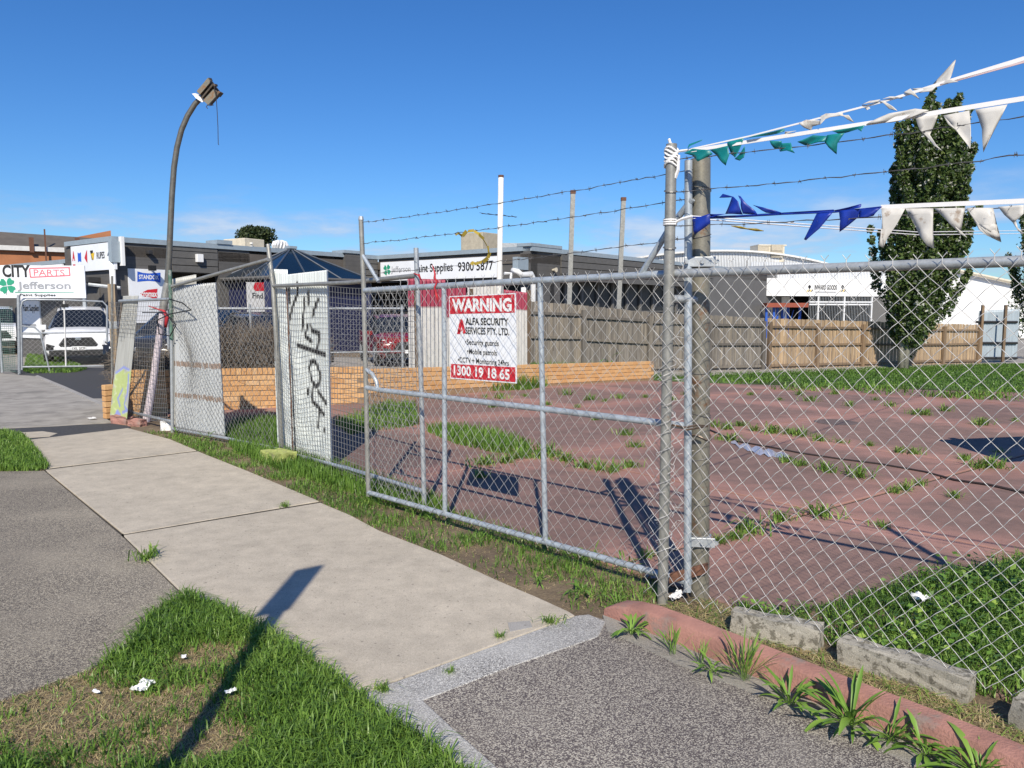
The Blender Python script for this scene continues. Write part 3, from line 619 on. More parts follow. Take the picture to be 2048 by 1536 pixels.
# ================================================================== grey paint shop building
av, bv = Vector((.62, .785, 0)).normalized(), Vector((.785, -.62, 0)).normalized()
cA = Vector((-13.9, 27, 0)); cI = cA + av * 12.2; cB = cI + bv * 9.0; cC = cB + av * 26.4; HB = 4.12
f1, f2, f3 = Fr(cA, cI), Fr(cI, cB), Fr(cB, cC)
for f in (f1, f2, f3):
    if f.n.dot(-f.o) < 0: f.n = -f.n
f1.n = bv.copy(); f2.n = -av; f3.n = bv.copy()
cW = cA - bv * 3.75; f0 = Fr(cW, cA); f0.n = -av
cW2 = cW + av * 2.6; cW3 = cW2 - bv * 18; f00 = Fr(cW3, cW2); f00.n = -av
shop = thing('shop_building', 'low dark grey block paint shop with flat roof and light steel parapet caps', 'building', cB)
LOZ = -1.0
def fb(f, s0, s1, z0, z1, d0, d1, name, mat, parent=shop, bevel=0):
    return f.box(MB(), s0, s1, z0, z1, d0, d1).build(name, mat, parent, bevel=bevel)
S1 = lambda px: f1.sz(px, 600)[0]
S3 = lambda px: f3.sz(px, 600)[0]
S2 = lambda px: f2.sz(px, 600)[0]
s345, s440, s500, s690, s722 = S1(345), S1(440), S1(502), S1(688), S1(722)
fb(f1, 0, s345, LOZ, HB, -.3, 0, 'wall', 'grey_wall'); fb(f1, s440, s500, LOZ, HB, -.3, 0, 'wall', 'grey_wall')
fb(f1, s690, s722, LOZ, HB, -.6, .15, 'wall', 'grey_wall'); fb(f1, s345, s440, LOZ, HB - .06, -1.6, -1.3, 'wall', 'grey_wall')
fb(f1, s345, s440, 3.0, HB - .01, -.28, -.06, 'lintel', 'grey_board')
for k in range(4):
    fb(f1, s345 + .05, s440 - .05, 3.03 + k * .265, 3.03 + k * .265 + .235, -.06, .03, 'fascia_board', 'grey_board')
wz = 1.2
for k in range(2):
    a0 = s345 + .1 + k * (s440 - s345 - .2) / 2; a1 = a0 + (s440 - s345 - .3) / 2
    w_ = fb(f1, a0, a1, .9, 2.75, -1.29, -1.25, 'window', 'glass'); fb(f1, a0 - .03, a0 + .02, .9, 2.75, -1.3, -1.22, 'window_frame', 'dark', w_)
fb(f1, s500, s690, LOZ, HB, -.6, -.3, 'wall', 'grey_wall'); fb(f1, s500, s690, LOZ, 2.95, -.29, -.1, 'entry_wall', 'navy')
fb(f1, s722, f1.L - .02, LOZ, HB - .05, -1.2, -.9, 'wall', 'dark_wall')
for k in range(4): fb(f1, s722 + .02, f1.L - .05, 2.95 + k * .275, 3.19 + k * .275, -.3, .04, 'fascia_board', 'grey_board')
fb(f1, -.06, f1.L + .02, HB - .14, HB + .04, -.36, .07, 'parapet_cap', 'cap')
fb(f1, s440 - .1, s440 + .55, HB + .045, HB + .2, -.7, .12, 'parapet_cap', 'cap'); fb(f1, s690 - .1, s722 + .1, HB + .045, HB + .17, -.65, .2, 'parapet_cap', 'cap')
# glazed pyramid over the entry
plain('navy_bar', (.06, .075, .10), .5)
ap = f1.pt(S1(586), 4.2, 1.0); ap = V(582, 497, f1.pt(0, 0, 1.0), f1.pt(1, 0, 1.0))
sA = (ap - f1.o).dot(f1.ex); hw = 2.55; zb = ap.z - 1.30
base = [f1.pt(sA - hw, zb, 3.2), f1.pt(sA + hw, zb, 3.2), f1.pt(sA + hw, zb, -.25), f1.pt(sA - hw, zb, -.25)]
for i in range(4):
    p, q = base[i], base[(i + 1) % 4]; m = 3 if i % 2 == 0 else 2
    for k in range(m):
        a, b = lerp(p, q, k / m), lerp(p, q, (k + 1) / m); poly_fill([a, b, ap]).build('glass_pane', 'blue_glass', shop)
        MB().tube([lerp(a, ap, 0), ap + Vector((0, 0, .02))], .035, 6).build('glazing_bar', 'navy_bar', shop)
    MB().tube([p, q], .07, 6).build('gutter', 'grey_board', shop)
MB().box((ap.x, ap.y, ap.z + .04), (.35, .35, .1), .9).build('apex_cap', 'cap', shop)
fb(f1, sA - hw + .3, sA + hw - .3, LOZ, zb - .12, 2.6, 2.8, 'entry_wall', 'navy'); fb(f1, sA - hw + .3, sA - hw + .5, LOZ, zb - .13, -.1, 2.6, 'entry_wall', 'navy'); fb(f1, sA + hw - .5, sA + hw - .3, LOZ, zb - .13, -.1, 2.6, 'entry_wall', 'navy')
for s in (-hw + .15, hw - .15): MB().box(f1.pt(sA + s, zb / 2 - .5, 2.9), (.25, .25, zb + 1)).build('entry_post', 'navy', shop)
# sign front
fb(f2, 0, f2.L - .0, 2.88, HB - .01, -.5, -.05, 'fascia', 'grey_wall'); fb(f2, .0, f2.L, LOZ, 2.9, -1.7, -1.4, 'wall', 'dark_wall'); fb(f2, -.1, f2.L - .32, HB - .14, HB + .04, -.6, .07, 'parapet_cap', 'cap')
for k in range(3):
    w_ = fb(f2, 1 + k * 2.4, 3 + k * 2.4, .3, 2.6, -1.39, -1.35, 'window', 'glass')
# long side
s1120, s1330, s1418 = S3(1120), S3(1335), S3(1418)
fb(f3, 0, s1120, LOZ, HB - .005, -.5, 0, 'wall', 'grey_wall'); fb(f3, s1418, f3.L, LOZ, HB - .01, -.3, 0, 'wall', 'grey_render')
fb(f3, s1120, s1418, 2.9, HB - .16, -.3, -.07, 'lintel', 'grey_board')
for k in range(4): fb(f3, s1120 + .03, s1418 + .4, 2.86 + k * .275, 2.86 + k * .275 + .245, -.069, .05 + .01 * k, 'fascia_board', 'grey_board')
fb(f3, s1120, s1418, LOZ, .3, -.9, -.6, 'sill_wall', 'grey_wall')
nwin = 11
for k in range(nwin):
    a0 = s1120 + (s1418 - s1120) * k / nwin; a1 = s1120 + (s1418 - s1120) * (k + 1) / nwin
    w_ = fb(f3, a0 + .05, a1 - .05, .3, 2.9, -.8, -.76, 'window', 'glass'); fb(f3, a0 - .07, a0 + .09, .3, 2.9, -.82, -.66, 'mullion', 'grey_render', w_); fb(f3, a0 + .1, a1 - .08, 1.5, 1.56, -.79, -.72, 'transom', 'grey_render', w_)
fb(f3, .0, f3.L, HB - .15, HB + .03, -.55, .09, 'parapet_cap', 'cap'); fb(f3, -.09, s1120 - .02, HB + .035, HB + .16, -.6, .11, 'parapet_cap', 'cap')
fb(f3, f3.L + .002, f3.L + 4.0, LOZ, HB - .02, -8, -.35, 'wall', 'grey_render')
# left return
fb(f0, 0, f0.L - .005, LOZ, HB - .02, -.31, -.01, 'wall', 'grey_wall'); fb(f0, -.05, f0.L + .05, HB - .12, HB + .05, -.4, .08, 'parapet_cap', 'cap')
fb(f0, -.3, 0, LOZ, HB - .15, -2.6, -.02, 'wall', 'grey_wall'); fb(f00, 0, f00.L - .3, LOZ, HB - .3, -.3, 0, 'wall', 'grey_wall'); fb(f00, 0, f00.L - .1, HB - .38, HB - .2, -.4, .07, 'parapet_cap', 'cap')
dd = fb(f0, f0.L - 2.1, f0.L - 1.2, LOZ, 2.4, .0, .02, 'door', 'grey_board'); fb(f0, f0.L - 2.1, f0.L - 1.1, 2.6, 2.78, .0, .4, 'awning', 'dark', dd)
roof = [cA - av * 0, cI, cB, cC, cC + Vector((-10, 12, 0)), cA + Vector((-4, 20, 0)), cW3 + av * 4, cW2, cW]
core = [cA - bv * 1.75 + av * .5, cI - bv * 1.75 + av * 1.78, cB - bv * 1.0 + av * 1.78, cC - bv * 1.0 - av * .2, cC + Vector((-9, 11, 0)), cA + Vector((-3, 18, 0))]
MB().prism([(p.x, p.y) for p in core], LOZ, 3.48).build('inner_walls', 'dark_wall', shop)
MB().prism([((p.x, p.y)) for p in roof], 3.5, 3.86).build('roof', 'brown_roof', shop)
# things on and beside the building -------------------------------
def sbox(name, label, cat, f, s0, s1, z0, z1, d0, d1, mat, bevel=.01): 
    o = fb(f, s0, s1, z0, z1, d0, d1, name, mat, None, bevel); return tag(o, label, cat)
c_ = D(962, 493, 34.5)
cool = thing('rooftop_cooler', 'weathered beige box cooler with a dark side vent on the roof behind the white pole', 'cooler', (c_.x, c_.y, 3.86))
MB().box((c_.x, c_.y, 4.42), (1.25, 1.3, 1.12), R(-38)).build('cooler_body', 'cream_dark', cool, bevel=.03)
MB().box((c_.x - .35, c_.y - .48, 4.42), (.72, .08, .8), R(-38)).build('vent', 'dark', cool)
MB().box((c_.x + 1.65, c_.y + .4, 4.35), (1.9, .7, .45), R(5)).build('duct', 'galv', cool)
MB().tube([(c_.x + .8, c_.y + .2, 4.15), (c_.x + 1.0, c_.y + .2, 3.86)], .1, 8).build('duct_leg', 'galv', cool)
c_ = D(488, 488, 37)
ac = thing('rooftop_cooler', 'pale cream box cooler on the roof beside the dark tree crown', 'cooler', (c_.x, c_.y, 3.86))
MB().box((c_.x, c_.y, 4.45), (1.45, 1.2, 1.0), R(-30)).build('cooler_body', 'cream', ac, bevel=.03)
for k in range(5): MB().box((c_.x + .37, c_.y - .52, 4.12 + k * .15), (.6, .05, .09), R(-30)).build('louvre', 'offwhite', ac)
MB().box((c_.x - 1.1, c_.y + .4, 4.2), (1.4, 1.0, .55), R(-30)).build('duct', 'galv_blue', ac, bevel=.03)
c_ = D(560, 487, 38)
wb = thing('roof_ventilator', 'round white spinning roof ventilator above the glass pyramid', 'ventilator', (c_.x, c_.y, 3.86))
MB().tube([(c_.x, c_.y, 3.86), (c_.x, c_.y, 4.55)], .2, 10).build('neck', 'white_metal', wb)
for k in range(14):
    an = k / 14 * 2 * math.pi; pts = [(c_.x + math.cos(an + j * .12) * r_, c_.y + math.sin(an + j * .12) * r_, 4.5 + z_) for j, (r_, z_) in enumerate(((.2, 0), (.33, .12), (.36, .25), (.3, .4), (.08, .47)))]
    MB().tube(pts, .055, 4).build('vane', 'white_metal', wb)
MB().tube([(c_.x, c_.y, 4.5), (c_.x, c_.y, 4.62), (c_.x, c_.y, 4.75), (c_.x, c_.y, 4.9)], [.18, .29, .3, .12], 10).build('core', 'offwhite', wb, smooth=True)
q0, q1 = D(1000, 433, 40), D(1000, 500, 40)
an_ = thing('tv_antenna', 'thin roof aerial with crossed rods behind the white pole', 'antenna', (q0.x, q0.y, 3.86))
MB().tube([(q0.x, q0.y, 3.86), (q0.x, q0.y, q0.z + .15)], .02, 5).build('mast', 'dark', an_)
MB().tube([D(963, 427, 40), D(1034, 434, 39.6)], .016, 4).build('boom', 'dark', an_)
for k in range(5):
    p = lerp(D(963, 427, 40), D(1034, 434, 39.6), .1 + k * .2); MB().tube([p + Vector((-.3 + .05 * k, .5, .12)), p + Vector((.3 - .05 * k, -.5, -.1))], .012, 4).build('rod', 'dark', an_)
s_, z_ = f1.sz(300, 520)
fl = thing('wall_lamp', 'small black floodlight on the grey wall above the blue and red paint sign', 'lamp', f1.pt(S1(298), 3.2, .1))
f1.box(MB(), S1(291), S1(303), 3.02, 3.2, .3, .46).build('lamp_head', 'black', fl); f1.box(MB(), S1(302), S1(305), 3.05, 3.1, 0.0, .4).build('arm', 'galv', fl)
f1.box(MB(), S1(292), S1(302), 3.01, 3.03, .32, .44).build('lens', 'white', fl)
sbox('alarm_box', 'small square white alarm box on the slatted grey fascia', 'alarm box', f1, S1(393), S1(405), 3.42, 3.72, .031, .2, 'white')
sbox('wall_camera', 'small dark bracket fixture high on the plain grey wall', 'camera', f1, S1(295), S1(303), 3.62, 3.75, .0, .25, 'dark')
dp = thing('downpipe', 'white drainpipe with a grey rain head at the corner of the grey building', 'drainpipe', cA)
cp = cA - av * .12 + bv * .12
MB().tube([(cp.x, cp.y, 0), (cp.x, cp.y, 3.3)], .1, 10).build('pipe', 'white', dp, smooth=True)
MB().box((cp.x + .1, cp.y, 3.62), (.24, .3, .72), R(-38)).build('rain_head', 'cap', dp); MB().box(cA + Vector((.35, -.1, 3.65)), (.2, .1, 1.0), R(-38)).build('corner_trim', 'white', dp)
MB().tube([cp + Vector((-.75, -.2, 2.5)), cp + Vector((.3, -.1, 2.38))], .06, 6).build('bracket', 'galv', dp)
pv = thing('pipework', 'white plastic vent pipes bending down from the grey wall above the paling fence', 'pipe', f3.pt(1.5, 2.9, .2))
a0, z0 = f3.sz(1035, 543, .25); a1, z1 = f3.sz(1066, 548, .25)
MB().tube([f3.pt(a0, z0 + .05, 0), f3.pt(a0, z0, .25), f3.pt(a0 + .25, z0 - .12, .25), f3.pt(a1 - .12, z1, .25), f3.pt(a1, z1 - .15, .25), f3.pt(a1, -.4, .25)], .11, 10).build('vent_pipe', 'white', pv, smooth=True)
a2, z2 = f3.sz(1048, 575, .2); MB().tube([f3.pt(a2, z2, .18), f3.pt(a2, -.4, .18)], .1, 8).build('vent_pipe', 'white', pv, smooth=True)
a3, z3 = f3.sz(1021, 547, .2); MB().tube([f3.pt(a3 - .25, z3, .1), f3.pt(a3, z3, .22), f3.pt(a3, z3 - .4, .22)], .06, 6).build('vent_pipe', 'white', pv)
sbox('meter_box', 'grey metal box on the wall above the white vent pipes', 'box', f3, f3.sz(1025, 530)[0], f3.sz(1047, 530)[0], f3.sz(1036, 540)[1], f3.sz(1036, 515)[1], .002, .25, 'cap')
s_, z_ = f3.sz(1105, 540); fl2 = thing('wall_lamp', 'small round white lamp on the grey wall near the slatted fascia', 'lamp', f3.pt(s_, z_, .1))
MB().tube([f3.pt(s_, z_, .0), f3.pt(s_, z_, .1), f3.pt(s_, z_, .2)], [.04, .06, .10], 10).build('lamp_head', 'cream', fl2)
# ================================================================== signs on the shop
def board(name, label, f, px0, px1, zt0, zb0, d=.08, th=.05, mat='sign_white'):
    s0 = f.sz(px0, 600, d)[0]; s1 = f.sz(px1, 600, d)[0]
    t = thing(name, label, 'sign', f.pt((s0 + s1) / 2, zb0, d)); f.box(MB(), s0, s1, zb0, zt0, d - th, d).build('panel', mat, t); return t, s0, s1
def clover(f, s, z, r, d, par, mat='green_text'):
    for k in range(4):
        an = math.pi / 4 + k * math.pi / 2 + .12; ca, sa = math.cos(an), math.sin(an); pts = []
        for q in ((.08, 0), (.35, .30), (.72, .42), (.98, .27), (.88, 0), (.98, -.27), (.72, -.42), (.35, -.30)): pts.append((s + r * (q[0] * ca - q[1] * sa), z + r * (q[0] * sa + q[1] * ca)))
        f.poly(pts, d).build('clover_leaf', mat, par)
    f.poly([(s - .04 * r, z), (s + .04 * r, z), (s - .12 * r, z - 1.1 * r), (s - .2 * r, z - 1.1 * r)], d - .002).build('clover_stem', 'grey_text', par)
t, s0, s1 = board('shop_sign', 'long white shop fascia sign with green clover and black phone number', f2, 762, 1003, 3.83, 2.96, .03, .06); w_ = s1 - s0
clover(f2, s0 + .062 * w_, 3.47, .27, .036, t); f2.text('Jefferson', s0 + .10 * w_, s0 + .275 * w_, 3.26, 3.62, .036, 'grey_text', t, .005)
f2.poly([(s0 + .10 * w_, 3.14), (s0 + .29 * w_, 3.16), (s0 + .10 * w_, 3.18)], .036).build('underline', 'green_text', t)
f2.text('Paint Supplies', s0 + .31 * w_, s0 + .63 * w_, 3.18, 3.66, .036, 'black', t, .02); f2.text('9300 5877', s0 + .67 * w_, s0 + .94 * w_, 3.26, 3.66, .036, 'black', t, .02)
t, s0, s1 = board('brand_sign', 'narrow white fascia sign with a row of paint maker emblems on the shop end wall', f0, 147, 232, 3.96, 3.02, .12, .1); w_ = s1 - s0
f0.text('A', s0 + .03 * w_, s0 + .10 * w_, 3.42, 3.78, .126, 'red_paint', t, .06); f0.poly([(s0 + .035 * w_, 3.24), (s0 + .10 * w_, 3.24), (s0 + .10 * w_, 3.3), (s0 + .035 * w_, 3.3)], .126).build('emblem', 'red_paint', t)
f0.poly([(s0 + .17 * w_, 3.36), (s0 + .205 * w_, 3.4), (s0 + .25 * w_, 3.36), (s0 + .25 * w_, 3.72), (s0 + .21 * w_, 3.68), (s0 + .17 * w_, 3.72)], .126).build('emblem', 'blue_text', t)
f0.poly([(s0 + .33 * w_, 3.5), (s0 + .38 * w_, 3.72), (s0 + .40 * w_, 3.78), (s0 + .395 * w_, 3.3), (s0 + .36 * w_, 3.4)], .126).build('emblem', 'red_paint', t)
f0.poly([(s0 + .47 * w_, 3.74), (s0 + .54 * w_, 3.74), (s0 + .525 * w_, 3.4), (s0 + .505 * w_, 3.4)], .126).build('emblem', 'black', t); f0.poly([(s0 + .49 * w_, 3.62), (s0 + .57 * w_, 3.66), (s0 + .545 * w_, 3.4), (s0 + .53 * w_, 3.4)], .128).build('emblem', 'yellow', t)
f0.text('RUPES', s0 + .62 * w_, s0 + .80 * w_, 3.42, 3.66, .126, 'black', t, .02); f0.poly([(s0 + .86 * w_, 3.5), (s0 + .90 * w_, 3.5), (s0 + .96 * w_, 3.85), (s0 + .93 * w_, 3.85)], .126).build('emblem', 'navy', t)
t, s0, s1 = board('shop_sign', 'smaller white fascia sign with phone number partly hidden by the clover billboard', f00, 50, 128, 3.72, 2.7, .1, .08); w_ = s1 - s0
f00.text('Paint Supplies', s0 + .28 * w_, s0 + .64 * w_, 3.05, 3.36, .106, 'black', t, .01); f00.text('9300 5877', s0 + .67 * w_, s0 + .94 * w_, 3.08, 3.36, .106, 'black', t, .02)
z_t, z_b = f1.sz(300, 529)[1], f1.sz(300, 640)[1]
t, s0, s1 = board('wall_sign', 'tall white wall panel with blue flag emblem above red swoosh emblem', f1, 259, 337, 3.08, 1.15, .05, .045); w_ = s1 - s0
def fpoly(f, pxs, d, mat, par, name='emblem'): return f.poly([f.sz(a, b, d) for a, b in pxs], d).build(name, mat, par)
z3q = lambda x, y: (200 + x / 5.689, 460 + y / 5.689)
fpoly(f1, [z3q(*q) for q in ((425, 470), (490, 488), (560, 494), (620, 490), (688, 485), (688, 600), (630, 585), (560, 578), (490, 582), (425, 590))], .056, 'blue_text', t)
a, b = f1.sz(*z3q(443, 558), .06), f1.sz(*z3q(668, 515), .06); f1.text('STANDOX', a[0], b[0], a[1], b[1], .06, 'white', t, .03)
fpoly(f1, [z3q(*q) for q in ((460, 720), (540, 680), (655, 668), (648, 720), (655, 750), (640, 793), (570, 765), (480, 755))], .056, 'red_paint', t)
a, b = f1.sz(*z3q(470, 760), .06), f1.sz(*z3q(648, 712), .06); f1.text('cromax', a[0], b[0], a[1], b[1], .06, 'white', t, .025)
# "Find us" panel by the entry
fE = Fr(f1.pt(0, 0, .0), f1.pt(1, 0, .0)); fE.n = f1.n
t, s0, s1 = board('entry_sign', 'square cream sign with a red badge on the navy entry wall', f1, 495, 560, 2.62, 1.55, 2.84, .04, 'offwhite')
fpoly(f1, [(507, 571), (510, 565), (528, 565), (531, 571), (531, 578), (528, 582), (510, 582), (507, 578)], 2.846, 'red_paint', t); fpoly(f1, [(530, 556), (534, 556), (534, 580), (530, 580)], 2.846, 'blue_text', t)
a, b = f1.sz(505, 597, 2.846), f1.sz(536, 586, 2.846); f1.text('Find us', a[0], b[0] + .1, a[1], b[1], 2.846, 'black', t, .02)
# clover billboard beside the parked car
gb = Fr((-30, 28.5), (-10, 28.2)); gb.n = Vector((0, -1, 0))
gb = Fr(D(-260, 600, 25.6)[:2], D(172, 600, 26.4)[:2]); gb.n = Vector((gb.ex.y, -gb.ex.x, 0))
zT, zB = gb.sz(86, 531)[1], gb.sz(86, 596)[1]
t = thing('billboard', 'white freestanding billboard with black and pink lettering above a green clover', 'sign', gb.pt(gb.L / 2, 0))
gb.box(MB(), gb.sz(-60, 600)[0], gb.L, zB, zT, -.06, 0).build('panel', 'sign_white', t)
gb.box(MB(), gb.L - .14, gb.L - .04, 0, zB, -.16, -.06).build('post', 'galv', t); gb.box(MB(), gb.sz(-50, 600)[0], gb.sz(-50, 600)[0] + .1, 0, zB, -.16, -.06).build('post', 'galv', t)
gq = lambda x, y: gb.sz(x / 5.689, 420 + y / 5.689, .01)
a, b = gq(30, 765), gq(338, 625); gb.text('CITY', a[0], b[0], a[1], b[1], .01, 'black', t, .035)
a, b = gq(385, 748), gq(730, 678); gb.text('PARTS', a[0], b[0], a[1], b[1], .01, 'pink_red', t, .0)
for (xa, ya, xb, yb) in ((335, 665, 795, 655), (335, 668, 345, 765), (345, 765, 795, 745), (785, 655, 795, 745)):
    p, q = gq(xa, ya), gq(xb, yb); dx = Vector((q[0] - p[0], q[1] - p[1])).normalized() * .02; gb.poly([(p[0] - dx.y, p[1] + dx.x), (q[0] - dx.y, q[1] + dx.x), (q[0] + dx.y, q[1] - dx.x), (p[0] + dx.y, p[1] - dx.x)], .008).build('frame_line', 'pink_red', t)
a, b = gq(200, 925), gq(800, 822); gb.text('Jefferson', a[0], b[0], a[1], b[1] + .02, .01, 'grey_text', t, .02)
a, b = gq(170, 940), gq(840, 930); gb.poly([(a[0], a[1] + .0), (b[0], a[1]), (b[0], a[1] + .015), (a[0], a[1] + .03)], .01).build('underline', 'green_text', t)
a, b = gq(225, 990), gq(632, 952); gb.text('Paint Supplies', a[0], b[0], a[1], b[1], .01, 'black', t, .02)
a = gq(80, 862); clover(gb, a[0], a[1], .29, .01, t)
# white wall panel under the billboard
t, s0, s1 = board('wall_sign', 'tall white panel with small black lettering on the wall beside the parked white car', f0, 45, 79, 2.2, .2, .05, .04) if False else (None, 0, 0)
gp = Fr(D(40, 640, 27.6)[:2], D(80, 640, 27.0)[:2]); gp.n = Vector((gp.ex.y, -gp.ex.x, 0))
t = thing('wall_sign', 'tall white panel with black lettering below the clover billboard', 'sign', gp.pt(.3, 0)); zt_, zb_ = gp.sz(60, 598)[1], gp.sz(60, 676)[1]
gp.box(MB(), 0, gp.L, zb_, zt_ + .2, -.05, 0).build('panel', 'sign_white', t); gp.text('Paint Supplies', .24, gp.L - .02, zt_ - .5, zt_ - .2, .006, 'black', t, .02)
gp.box(MB(), -.4, gp.L + .9, -.05, zt_ + .15, -.3, -.06).build('plinth', 'grey_wall', t)
for k in range(2): gp.poly([(.06, zb_ + .12 + k * .3), (gp.L - .05 - k * .2, zb_ + .12 + k * .3), (gp.L - .05 - k * .2, zb_ + .2 + k * .3), (.06, zb_ + .2 + k * .3)], .006).build('small_print', 'grey_text', t)
# ================================================================== further buildings
def far_building(name, label, loc): return thing(name, label, 'building', loc)
fbk = far_building('brick_building', 'orange brick hall with a brown metal roof behind the grey shop', D(100, 600, 44))
g = Fr(D(-300, 600, 42)[:2], D(240, 600, 50)[:2]); g.n = Vector((g.ex.y, -g.ex.x, 0)); zt_ = g.sz(60, 503)[1]
g.box(MB(), 0, g.L, -1, zt_, -.4, 0).build('wall', 'far_brick', fbk); g.box(MB(), 0, g.L + .2, zt_ + .02, zt_ + .3, -.3, .25).build('gutter', 'offwhite', fbk)
zr = g.sz(30, 456)[1]
MB().hexa([g.pt(0, zt_ + .3, .1), g.pt(g.L, zt_ + .3, .1), g.pt(g.L, zt_ + .3, -5), g.pt(0, zt_ + .3, -5), g.pt(0, zr, -1.5), g.pt(g.L - 1, zr - .25, -1.5), g.pt(g.L - 1, zr - .25, -5), g.pt(0, zr, -5)]).build('roof', 'brown_roof', fbk)
for px in (63, 155): q = g.sz(px, 490, .2); g.box(MB(), q[0] - .12, q[0] + .12, q[1] - .45, q[1] + .45, .1, .3).build('vent_stub', 'rust', fbk)
q = g.sz(90, 480, .3); g.box(MB(), q[0] - .04, q[0] + .04, 1, zr, .28, .36).build('pipe', 'rust', fbk)
MB().hexa([g.pt(g.L - 2.6, zr - .6, -2), g.pt(g.L, zr - .6, -2), g.pt(g.L, zr - .6, -4), g.pt(g.L - 2.6, zr - .6, -4), g.pt(g.L - 2.4, zr - .3, -2), g.pt(g.L, zr + .35, -2), g.pt(g.L, zr + .35, -4), g.pt(g.L - 2.4, zr - .3, -4)]).build('brick_upstand', 'far_brick', fbk)
# barrel roofed warehouse
wh = far_building('warehouse', 'white corrugated warehouse with a curved roof behind the grey shop', D(1500, 600, 62))
g = Fr(D(1245, 600, 61)[:2], D(1700, 600, 66)[:2]); g.n = Vector((g.ex.y, -g.ex.x, 0))
zc, ze = g.sz(1440, 503)[1], g.sz(1700, 545)[1]; NA = 24; wv = []
arc = [(g.L * k / NA, ze + (zc - ze) * (1 - ((k / NA - .46) / .54) ** 2 * (1.0 if k / NA > .46 else .8))) for k in range(NA + 1)]
mb = MB()
for k in range(NA):
    (sa, za), (sb, zb2) = arc[k], arc[k + 1]
    mb.hexa([g.pt(sa, za, .35), g.pt(sb, zb2, .35), g.pt(sb, zb2, -30), g.pt(sa, za, -30), g.pt(sa, za + .14, .35), g.pt(sb, zb2 + .14, .35), g.pt(sb, zb2 + .14, -30), g.pt(sa, za + .14, -30)])
mb.build('roof', 'offwhite', wh)
mb = MB(); nr = 150
for k in range(nr):
    sa, sb = g.L * k / nr, g.L * (k + .62) / nr; za = np.interp((sa + sb) / 2, [a[0] for a in arc], [a[1] for a in arc])
    g.box(mb, sa, sb, -1, za, -.05, 0)
tag(mb.build('ribbed_cladding', 'white_metal', wh), kind='stuff'); g.box(MB(), .1, g.L - .1, -1, ze - .1, -.3, -.06).build('wall', 'offwhite', wh)
c_ = D(1541, 495, 64.5)
ev = thing('rooftop_cooler', 'large beige panelled cooler on the curved white warehouse roof', 'cooler', (c_.x, c_.y, 6))
for i in range(2):
    for j in range(2):
        MB().box((c_.x - .68 + i * 1.1, c_.y - .3 - i * .1, 6.15 + j * .55), (1.0, .06, .5), R(6)).build('panel', 'cream_dark', ev)
MB().box((c_.x - .1, c_.y + .55, 6.2), (2.3, 1.6, 1.3), R(6)).build('cooler_body', 'cream', ev); MB().box((c_.x, c_.y + .6, 6.92), (2.4, 1.8, .1), R(6)).build('lid', 'cream', ev)
# inward goods front
ig = far_building('loading_building', 'low white loading building with black lettering over a dark meshed doorway', D(1660, 620, 55))
g = Fr(D(1522, 600, 52.5)[:2], D(1862, 600, 57)[:2]); g.n = Vector((g.ex.y, -g.ex.x, 0)); zt_, zb_ = g.sz(1600, 557)[1], g.sz(1600, 592)[1]
g.box(MB(), 0, g.L, zb_, zt_, -.5, 0).build('fascia', 'white', ig); g.box(MB(), 0, g.L + 2, -1.5, zt_ + 1.1, -9, -8.7).build('back_wall', 'dark', ig); g.box(MB(), -.2, g.L, zt_ - .1, zt_, -8.7, -.5).build('roof', 'white_metal', ig)
g.box(MB(), 0, g.sz(1617, 600)[0], -1.5, zb_ - .02, -2.3, -2).build('wall', 'white', ig); g.box(MB(), g.sz(1748, 600)[0], g.L, -1.5, zb_ - .02, -.6, -.1).build('wall', 'grey_render', ig)
mb = MB(); nr = 110
for k in range(nr): g.box(mb, g.L * k / nr, g.L * (k + .6) / nr, zt_ + .02, zt_ + 1.15, -1.2, -1.12)
tag(mb.build('ribbed_cladding', 'white_metal', ig), kind='stuff')
a, b = g.sz(1629, 579, .01), g.sz(1674, 571, .01); g.text('INWARD GOODS', a[0], b[0], a[1] - .02, b[1] + .03, .012, 'black', ig, .03)
a, b = g.sz(1630, 585, .01), g.sz(1672, 583, .01); g.poly([(a[0], a[1]), (b[0], a[1]), (b[0], a[1] + .07), (a[0], a[1] + .07)], .012).build('small_print', 'grey_text', ig)
for px in (1613, 1679):
    for k in range(4):
        a = g.sz(px + k * 3, 584, .01); g.poly([(a[0], a[1]), (a[0] + .07, a[1]), (a[0] + .19, a[1] + .17), (a[0] + .10, a[1] + .17)], .012).build('hazard_stripe', 'yellow' if k % 2 == 0 else 'black', ig)
    a = g.sz(px + 6, 577, .01); g.poly([(a[0] - .03, a[1] + .25), (a[0] + .03, a[1] + .25), (a[0] + .03, a[1] + .1), (a[0] + .14, a[1] + .12), (a[0], a[1] - .06), (a[0] - .14, a[1] + .12), (a[0] - .03, a[1] + .1)], .012).build('anchor_mark', 'black', ig)
for px in (1638, 1690, 1745): q = g.sz(px, 600)[0]; g.box(MB(), q - .05, q + .05, -1.5, zb_, -.1, -.02).build('gate_post', 'white_metal', ig)
q0, q1 = g.sz(1620, 600)[0], g.sz(1745, 600)[0]
for py in (604, 609): z_ = g.sz(1680, py)[1]; g.box(MB(), q0, q1, z_ - .05, z_ + .05, -.1, -.03).build('gate_rail', 'white_metal', ig)
mb = MB(); 
for k in range(40): x_ = q0 + (q1 - q0) * k / 40; mb.tube([g.pt(x_, -1, -.08), g.pt(x_, zb_, -.08)], .012, 3, False)
tag(mb.build('gate_mesh', 'galv', ig), kind='stuff')
rk = thing('pallet_rack', 'blue upright pallet rack with a rust orange top beam by the loading building', 'rack', D(1570, 640, 50))
